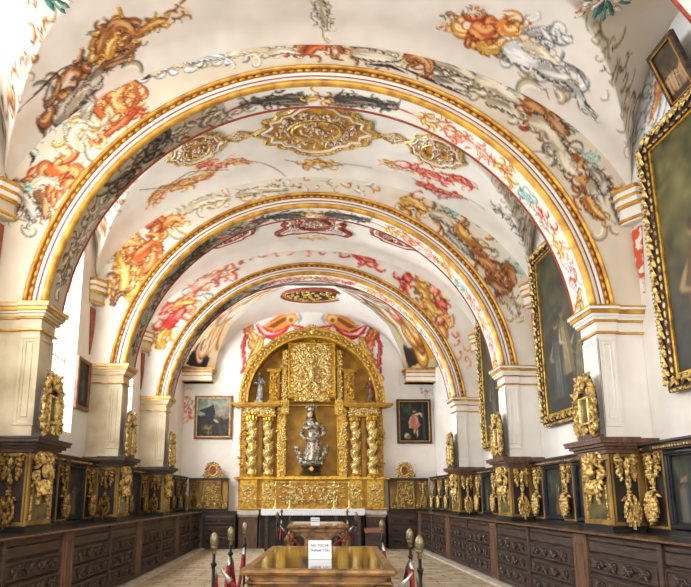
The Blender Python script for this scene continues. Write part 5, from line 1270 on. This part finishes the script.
darkred = mat('dark_red_bole', rgb(70,34,24), rgb(22,16,14), scale=16, rough=.6)
def big_picture(label, Yc, zb, w, h, paint, side=1):
    t = thing('framed_painting', label, 'painting', (side*3.93, Yc, zb), -side*pi/2, 'large gilt framed paintings on the right wall')
    t.rotation_euler = (radians(.6), 0, -side*pi/2)
    d, g = big_frame(w, h); f = d.build('frame', darkred, t); g.build('gilded_carving', framegold, f)
    MB().frame(-w/2+.16, w/2-.16, .16, h-.16, .03, -.03, .02, .008).build('inner_slip', M['gold'], f)
    c = Canvas(0, w-.36, 0, h-.36, 45, rgb(62,60,44), .5, int(Yc*7)); paint(c, w-.36, h-.36)
    picture_mesh(c, w-.36, h-.36, 'canvas', .024, (0, .0, .18), t)
    MB().box(-w/2+.1, w/2-.1, .005, .03, .1, h-.1).build('backing', M['recess'], t)
    return t
GRN = [(rgb(44,44,28), rgb(92,90,54), rgb(136,128,82)), (rgb(54,50,32), rgb(110,102,62), rgb(158,146,96)), (rgb(36,38,28), rgb(74,76,48), rgb(112,108,72))]
SLT = [(rgb(34,36,36), rgb(66,70,66), rgb(100,102,92)), (rgb(44,42,36), rgb(78,76,62), rgb(116,108,86))]
def figure(c, x, z, h, robe, lt, lean=0):
    c.poly([(x-h*.17,z),(x-h*.13,z+h*.45),(x-h*.11+lean,z+h*.74),(x+lean,z+h*.83),(x+h*.12+lean,z+h*.72),(x+h*.14,z+h*.4),(x+h*.19,z)], robe, .92)
    for k in (-1, 0, 1): c.stroke([(x+k*h*.06,z+h*.02),(x+k*h*.05+lean*.5,z+h*.4),(x+k*h*.03+lean,z+h*.68)], h*.03, lt, .6)
    c.stroke([(x-h*.1+lean,z+h*.68),(x-h*.2,z+h*.5),(x-h*.05,z+h*.45)], h*.06, lt, .8); c.stamp(x+lean, z+h*.90, h*.06, rgb(150,118,86)); c.stamp(x+lean, z+h*.93, h*.055, rgb(60,44,30), .8)
def paint1(c, w, h):
    c.blotch(0, w, h*.5, h, [rgb(112,106,62), rgb(136,128,80), rgb(86,84,50)], 130, .28, .5); c.blotch(0, w, h*.3, h*.65, [rgb(84,80,52), rgb(64,62,44), rgb(100,92,60)], 90, .22, .5); c.blotch(0, w, 0, h*.35, [rgb(62,66,62), rgb(48,48,44), rgb(80,80,70)], 110, .22, .5)
    figure(c, w*.60, h*.05, h*.62, rgb(58,42,32), rgb(96,78,54)); c.blotch(w*.2, w, 0, h*.4, [rgb(34,36,34), rgb(44,44,40)], 40, .16, .6); c.blotch(0, w, h*.6, h, [rgb(150,142,92), rgb(70,70,42), rgb(46,48,32)], 60, .14, .6); figure(c, w*.86, h*.05, h*.62, rgb(70,52,40), rgb(124,98,68)); figure(c, w*.55, h*.04, h*.58, rgb(64,70,66), rgb(104,104,88)); figure(c, w*.25, h*.06, h*.55, rgb(92,70,46), rgb(150,124,84)); c.blotch(w*.5, w, h*.7, h*.9, [rgb(160,150,100)], 14, .16, .5)
def paint2(c, w, h):
    c.blotch(0, w, h*.5, h, [rgb(78,76,54), rgb(60,60,46), rgb(96,92,64)], 130, .28, .5); c.blotch(0, w, h*.25, h*.6, [rgb(72,66,50), rgb(48,50,44), rgb(104,92,66)], 90, .2, .5); c.blotch(0, w, 0, h*.3, [rgb(46,48,48), rgb(64,64,58), rgb(36,36,34)], 90, .22, .5)
    c.blotch(0, w, h*.1, h, [rgb(38,38,32), rgb(28,30,28), rgb(84,78,54)], 70, .16, .6); figure(c, w*.80, h*.10, h*.55, rgb(124,84,54), rgb(196,160,112)); figure(c, w*.58, h*.08, h*.5, rgb(74,70,58), rgb(150,138,104), .1); figure(c, w*.25, h*.08, h*.5, rgb(58,62,60), rgb(120,116,96)); figure(c, w*.42, h*.2, h*.42, rgb(110,98,70), rgb(176,164,120), -.1)
    c.blotch(w*.72, w*.86, h*.3, h*.6, [rgb(176,120,66), rgb(200,160,110)], 10, .09, .6)
def paint3(c, w, h):
    c.blotch(0, w, h*.4, h, [rgb(70,68,48), rgb(90,84,54)], 110, .28, .5); c.blotch(0, w, 0, h*.45, [rgb(48,48,44), rgb(64,60,48)], 90, .25, .5); figure(c, w*.7, h*.1, h*.5, rgb(120,90,54), rgb(180,150,96)); figure(c, w*.3, h*.1, h*.5, rgb(60,62,56), rgb(110,106,88))
big_picture('largest dark olive painting in a carved gilt frame, cut by the right picture edge', 5.36, 2.62, 2.46, 3.05, paint1)
big_picture('dark gilt framed painting partly hidden by the nearest right pier', 8.90, 2.64, 2.46, 3.05, paint2)
big_picture('gilt framed painting seen as a sliver behind the second right pier', 12.34, 2.50, 2.46, 2.95, paint3)
# hooks and small pictures
t = thing('small_leaning_picture', 'small dark group portrait hung tilting forward high above the nearest large painting', 'painting', (3.965, 5.79, 5.76))
t.rotation_euler = (radians(19.5), 0, -pi/2)
MB().frame(-.225,.225,0,.70,.05,-.035,.02,.01).build('frame', M['carvewood'], t); MB().frame(-.178,.178,.047,.653,.012,-.04,-.02,.004).build('gilt_slip', M['ochre'], t)
c = Canvas(0,.36,0,.61,80, rgb(92,78,56), .4, 5); c.blotch(0,.36,.3,.6,[rgb(110,100,70), rgb(70,62,44)],16,.08,.5); c.poly([(0,0),(0,.16),(.36,.16),(.36,0)], rgb(60,42,32), .7)
for k in range(6): figure(c, .05+k*.052, .10+.02*(k % 2), .27, [rgb(70,50,40), rgb(120,80,50), rgb(150,120,90)][k % 3], rgb(190,160,120))
picture_mesh(c, .36, .61, 'canvas', .012, (0,-.0,.045), t); MB().box(-.2,.2,.004,.02,.03,.67).build('backing', M['recess'], t)
b = MB(); b.tube([(0,.02,.66),(0,.20,.82)], .006, 4); b.build('hanging_cord', M['black'], t)
# faded blue grey wall painting beside it, in the head of the side cell
lc = Canvas(5.2, 7.1, 5.3, 7, 50, rgb(240,240,240), .04, 95)
lc.foliage([(6.2,6.6),(6.45,6.2),(6.7,5.8)], .28, [GY[1], (rgb(120,130,146), rgb(196,204,214), rgb(236,238,242))], 22, 401, .9, .4); lc.leafy([(6.28,6.35),(6.32,6.15),(6.5,5.98)], .16, OR[1], 402, 5); lc.leafy([(6.15,6.2),(6.3,5.9),(6.6,5.75)], .16, GY[1], 403, 5)
Yg, Tg = np.meshgrid(np.linspace(5.3, 7.0, 80), np.linspace(0, 1, 70), indexing='ij'); zt = 5.40+1.45*np.sqrt(np.clip(1-((Yg-LUN[1])/LH)**2, 0, 1))+.01
G = np.stack([Yg*0+WX-.006, Yg, 5.38+(zt-5.38)*Tg], -1); tag(grid_mesh('wall_right', G, lc.sample(G[...,1], G[...,2]), M['fresco'], smooth=False, flip=False), kind='structure')
t = thing('small_framed_picture', 'small dark picture in a plain brown frame on the left wall beside a window', 'painting', (-3.965, 10.13, 2.92), pi/2)
MB().frame(-.30,.30,0,.88,.07,-.025,.025,.01).build('frame', M['brownframe'], t); c = Canvas(0,.46,0,.74,60, rgb(46,48,48), .4, 6); c.blotch(0, .46, 0, .74, [rgb(50,54,52), rgb(66,66,60)], 20, .1, .5); figure(c, .25, .1, .5, rgb(60,60,60), rgb(96,98,96))
picture_mesh(c, .46, .74, 'canvas', .02, (0,-.0,.07), t); MB().box(-.27,.27,.004,.02,.04,.84).build('backing', M['recess'], t)
def wall_pic(name, label, tl, br, paint, frm, slip, group):
    x0, z1 = onY(*tl, 18.9); x1, z0 = onY(*br, 18.9); w_, h_ = x1-x0, z1-z0
    t = thing(name, label, 'painting', ((x0+x1)/2, 18.955, z0), 0, group)
    MB().frame(-w_/2, w_/2, 0, h_, .08, -.05, .03, .02).build('frame', frm, t); MB().frame(-w_/2+.07, w_/2-.07, .07, h_-.07, .02, -.055, -.02, .005).build('gilt_slip', slip, t)
    c = Canvas(0, w_-.16, 0, h_-.16, 50, rgb(30,32,26), .3, 8); paint(c, w_-.16, h_-.16); picture_mesh(c, w_-.16, h_-.16, 'canvas', .02, (0,0,.08), t); MB().box(-w_/2+.04, w_/2-.04, .004, .025, .04, h_-.04).build('backing', M['recess'], t)
def pl(c, w, h):
    c.poly([(0,h*.55),(0,h),(w,h),(w,h*.5)], rgb(120,128,116), .9); c.blotch(0, w, h*.55, h, [rgb(96,106,100), rgb(160,164,148), rgb(190,188,160)], 50, .14, .6); c.blotch(0, w, 0, h*.5, [rgb(60,56,36), rgb(92,80,48), rgb(42,40,30)], 60, .14, .6)
    c.poly([(w*.05,h*.68),(w*.3,h*.75),(w*.5,h*.84),(w*.56,h*.6),(w*.5,h*.4),(w*.35,h*.32),(w*.2,h*.45),(w*.25,h*.6)], rgb(26,30,40), .97)
    c.blotch(w*.25, w*.5, h*.08, h*.3, [rgb(196,150,80), rgb(150,110,60)], 12, .07, .7); c.blotch(w*.62, w*.95, h*.45, h*.75, [rgb(196,140,120), rgb(206,170,130), rgb(150,110,90)], 12, .08, .7); c.stroke([(w*.5,h*.45),(w*.66,h*.36)], h*.05, rgb(206,196,140)); c.poly([(w*.45,0),(w*.5,h*.25),(w*.65,h*.2),(w*.7,0)], rgb(30,30,32), .8)
def pr_(c, w, h):
    c.blotch(w*.05, w*.4, h*.55, h*.92, [rgb(58,72,50), rgb(40,54,36), rgb(84,94,66)], 24, .1, .6)
    c.poly([(w*.36,h*.34),(w*.38,h*.6),(w*.46,h*.70),(w*.62,h*.68),(w*.66,h*.5),(w*.72,h*.4),(w*.6,h*.32),(w*.5,h*.3)], rgb(172,104,92), .95); c.stroke([(w*.5,h*.66),(w*.6,h*.55),(w*.56,h*.4)], h*.05, rgb(206,140,122))
    c.stroke([(w*.58,h*.68),(w*.72,h*.7),(w*.78,h*.62)], h*.05, rgb(206,166,130), 1, False); c.stroke([(w*.40,h*.6),(w*.34,h*.48),(w*.36,h*.34)], h*.04, rgb(196,156,124), 1, False)
    c.stamp(w*.52, h*.77, h*.045, rgb(190,150,116)); c.stamp(w*.52, h*.80, h*.04, rgb(50,36,26)); c.stroke([(w*.52,h*.32),(w*.5,h*.18)], h*.05, rgb(196,156,124)); c.stroke([(w*.60,h*.32),(w*.6,h*.1)], h*.045, rgb(206,170,136)); c.stamp(w*.25, h*.13, h*.07, rgb(206,190,140)); c.stamp(w*.3, h*.1, h*.06, rgb(120,104,74)); c.stroke([(w*.8,h*.95),(w*.84,h*.05)], h*.05, rgb(52,56,60), .9, False)
wall_pic('end_wall_painting', 'small painting with dark flying figure on the end wall left of the altarpiece', (195,395.5), (231.5,439), pl, M['brownframe'], M['goldpale'], 'end wall paintings')
wall_pic('end_wall_painting', 'small dark painting of a pink robed figure with a lamb, right of the altarpiece', (396.5,399), (432.5,443.5), pr_, M['carvewood'], M['ochre'], 'end wall paintings')

# ------------------------------------------------------------------ centre tables with the notice
def console(label, loc, rz=0, w=1.10, L=2.15, H=.95):
    t = thing('marble_table', label, 'table', loc, rz, 'marble topped tables down the middle')
    MB().box(-w/2+.05, w/2-.05, .05, L-.05, H-.012, H).build('marble_top', M['tabmarble'], t)
    b = MB()
    for z0, z1, o in ((H-.045,H-.006,.0), (H-.06,H-.045,-.03), (H-.09,H-.06,-.05), (H-.105,H-.09,-.02)): b.box(-w/2-o, w/2+o, -o, L+o, z0, z1)
    b.box(-w/2, -w/2+.052, 0, L, H-.008, H+.002); b.box(w/2-.052, w/2, 0, L, H-.008, H+.002); b.box(-w/2+.052, w/2-.052, 0, .052, H-.008, H+.002); b.box(-w/2+.052, w/2-.052, L-.052, L, H-.008, H+.002)
    b.tube([(-w/2, 0, H-.022), (w/2, 0, H-.022)], .024, 8); b.tube([(-w/2, 0, H-.022), (-w/2, L, H-.022)], .024, 8); b.tube([(w/2, 0, H-.022), (w/2, L, H-.022)], .024, 8)
    mo = b.build('edge_mouldings', M['tabwood'], t)
    g = MB(); n = 26
    g.v = []
    pass
    # apron with two arched openings front and back
    for yy, nm in ((.10, 'front_apron'), (L-.14, 'back_apron')):
        a = MB(); xs_ = np.linspace(-w/2+.06, w/2-.06, 45)
        def zu(x):
            for c_ in (-.35, .35):
                if abs(x-c_) < .11: return H-.29+.11*sqrt(1-((x-c_)/.11)**2)+.0
            return .10
        for x0, x1 in zip(xs_, xs_[1:]):
            za_, zb2 = zu(x0), zu(x1)
            if min(za_, zb2) < .2: za_ = zb2 = .1 if (abs(abs((x0+x1)/2)-.35) > .11) else H-.29
            a.add([(x0,yy,za_),(x1,yy,zb2),(x1,yy,H-.10),(x0,yy,H-.10),(x0,yy+.04,za_),(x1,yy+.04,zb2),(x1,yy+.04,H-.10),(x0,yy+.04,H-.10)],
                  [(0,1,2,3),(5,4,7,6),(4,5,1,0),(3,2,6,7),(0,3,7,4),(1,5,6,2)])
        a.build(nm, M['tabwood'], t)
    for sx in (-1, 1): MB().box(sx*(w/2-.06), sx*(w/2-.10), .14, L-.14, .10, H-.10).build('side_panel', M['tabwood'], t)
    for sx in (-1, 1):
        for yy in (.10, L-.10):
            l = MB(); l.tube([(sx*(w/2-.1), yy, H-.10), (sx*(w/2-.0), yy, H-.26), (sx*(w/2-.02), yy, H-.45), (sx*(w/2-.1), yy, H-.65), (sx*(w/2-.03), yy, .08)], [.07,.075,.055,.045,.05], 8)
            l.scroll(sx*(w/2-.06), H-.24, .07, .03, 0, 1.2, sx, yy-.05); l.ell((sx*(w/2-.03), yy, .06), (.075,.075,.06), 0, 'Y', 8, 6); l.build('scroll_leg', M['tabwood'], t, True)
    b = MB().box(-w/2+.02, w/2-.02, .05, L-.05, .0, .10).build('base_slab', M['tabwood'], t)
    g = MB(); R = random.Random(8)
    for k in range(16): g.leaf(-.36+.72*R.random(), H-.20-.03*R.random(), .07, .02, R.uniform(0,6.28), .10, .02)
    return t
console('nearest carved table with reflecting brown marble top and a notice on it', (-.11, 4.52, 0), radians(-3.4))
console('farther carved table with arched apron standing before the altar', (.07, 11.4, 0), radians(-1.2), 1.10, 2.1, .95)
def notice(label, loc, w, h, lines):
    t = thing('notice_card', label, 'sign', loc, 0, 'white notices on the tables')
    b = MB(); b.T = Matrix.Rotation(radians(-10), 4, 'X'); b.box(-w/2, w/2, 0, .003, .0, h); b.T = Matrix.Translation((0,.065,0))@Matrix.Rotation(radians(14), 4, 'X'); b.box(-w/2, w/2, 0, .003, .0, h*.97)
    b.build('card', M['paper'], t)
    for k, s in enumerate(lines):
        cu = bpy.data.curves.new('lettering', 'FONT'); cu.body = s; cu.size = h*.19; cu.align_x = 'CENTER'; cu.extrude = .0004; cu.offset = h*.006
        o = bpy.data.objects.new('lettering', cu); COL.objects.link(o); dg = bpy.context.evaluated_depsgraph_get()
        me = bpy.data.meshes.new_from_object(o.evaluated_get(dg)); me.materials.clear(); me.materials.append(M['ink']); bpy.data.objects.remove(o)
        z = h*(.66-.27*k); m = bpy.data.objects.new('lettering', me); COL.objects.link(m); m.parent = t
        m.rotation_euler = (pi/2-radians(10), 0, 0); m.location = (0, z*sin(radians(10))-.0012, z*cos(radians(10)))
    return t
notice('white notice card with two lines of black lettering on the nearest table', (-.072, 5.28, .952), .195, .152, ['NO TOCAR', 'THANK YOU'])
notice('small blank looking white notice card on the farther table', (.03, 11.75, .952), .17, .14, ['NO TOCAR', 'THANK YOU'])

# ------------------------------------------------------------------ rope barrier
PH = 1.22
def stanchion():
    t = thing('rope_post', '', 'barrier post', group='rope posts around the tables')
    MB().lathe([(.11,0),(.11,.012),(.09,.028),(.03,.05),(.018,.07)], 20).build('foot', M['ironblk'], t, True)
    MB().lathe([(.012,.05),(.012,PH-.145)], 10).build('pole', M['ironblk'], t, True)
    MB().lathe([(.014,PH-.15),(.019,PH-.14),(.012,PH-.125),(.024,PH-.11),(.026,PH-.10),(.018,PH-.098),(.028,PH-.085),(.032,PH-.062),(.028,PH-.035),(.016,PH-.012),(.005,PH)], 14).build('acorn_finial', M['brass'], t, True)
    h = MB(); 
    for s in (-1, 1): h.tube([(0, s*.015, PH-.22), (0, s*.05, PH-.215), (0, s*.06, PH-.235), (0, s*.045, PH-.255)], .006, 6)
    h.lathe([(.02,PH-.235),(.022,PH-.225),(.02,PH-.21)], 10); h.build('hook_collar', M['ironblk'], t, True); return t
po = stanchion(); posts = {'L1': (-.85,4.42,'nearest post on the left'), 'L2': (-.83,5.27,'second post on the left'), 'L3': (-.80,6.25,'third post on the left'),
  'R1': (.545,4.06,'nearest post on the right'), 'R2': (.645,4.98,'second post on the right'), 'R3': (.665,6.85,'third post on the right'),
  'FL': (-.66,10.9,'near left corner of the farther table'), 'FR': (.73,10.8,'near right corner of the farther table'), 'FL2': (-.68,13.9,'far left corner of the farther table'), 'FR2': (.78,13.6,'far right corner of the farther table')}
first = True
for k, (x, y, l) in posts.items():
    lab = 'slim black rope post with brass acorn finial, '+l
    if first: po.location = (x, y, 0); po['label'] = lab; first = False
    else: clone(po, (x, y, 0), 0, lab)
def rope(a, b, sag, label, ha=.09, hb=.09):
    pa, pb = posts[a], posts[b]; A_ = Vector((pa[0], pa[1], PH-.24)); B_ = Vector((pb[0], pb[1], PH-.24)); d = (B_-A_); dh = Vector((d.x, d.y, 0)).normalized()
    A_ += dh*.05; B_ -= dh*.05; t = thing('barrier_rope', label, 'rope', tuple(A_), 0, 'red velvet ropes of the barrier'); n = 22
    def pt(f): p = (A_+(B_-A_)*f)-A_; return (p.x, p.y, p.z-sag*4*f*(1-f))
    c = MB(); c.tube([pt(.05+.9*k/n) for k in range(n+1)], .0165, 8); c.build('velvet_rope', M['velvet'], t, True)
    for f0, f1 in ((.0,.06), (.94,1.)):
        e = MB(); e.tube([pt(f0), pt((f0+f1)/2), pt(f1)], [.006,.012,.021] if f0 == 0 else [.021,.012,.006], 8); e.build('metal_end', M['steel'], t, True)
rope('L1','R1', .42, 'red velvet rope sagging across the front of the nearest table')
rope('L1','L2', .34, 'red velvet rope between the first and second left posts')
rope('L2','L3', .34, 'red velvet rope between the second and third left posts')
rope('R1','R2', .34, 'red velvet rope between the first and second right posts')
rope('R2','R3', .40, 'red velvet rope between the second and third right posts')
rope('FL','FR', .42, 'thin red rope sagging across the front of the farther table')
rope('FL','FL2', .36, 'red rope along the left side of the farther table'); rope('FR','FR2', .36, 'red rope along the right side of the farther table')
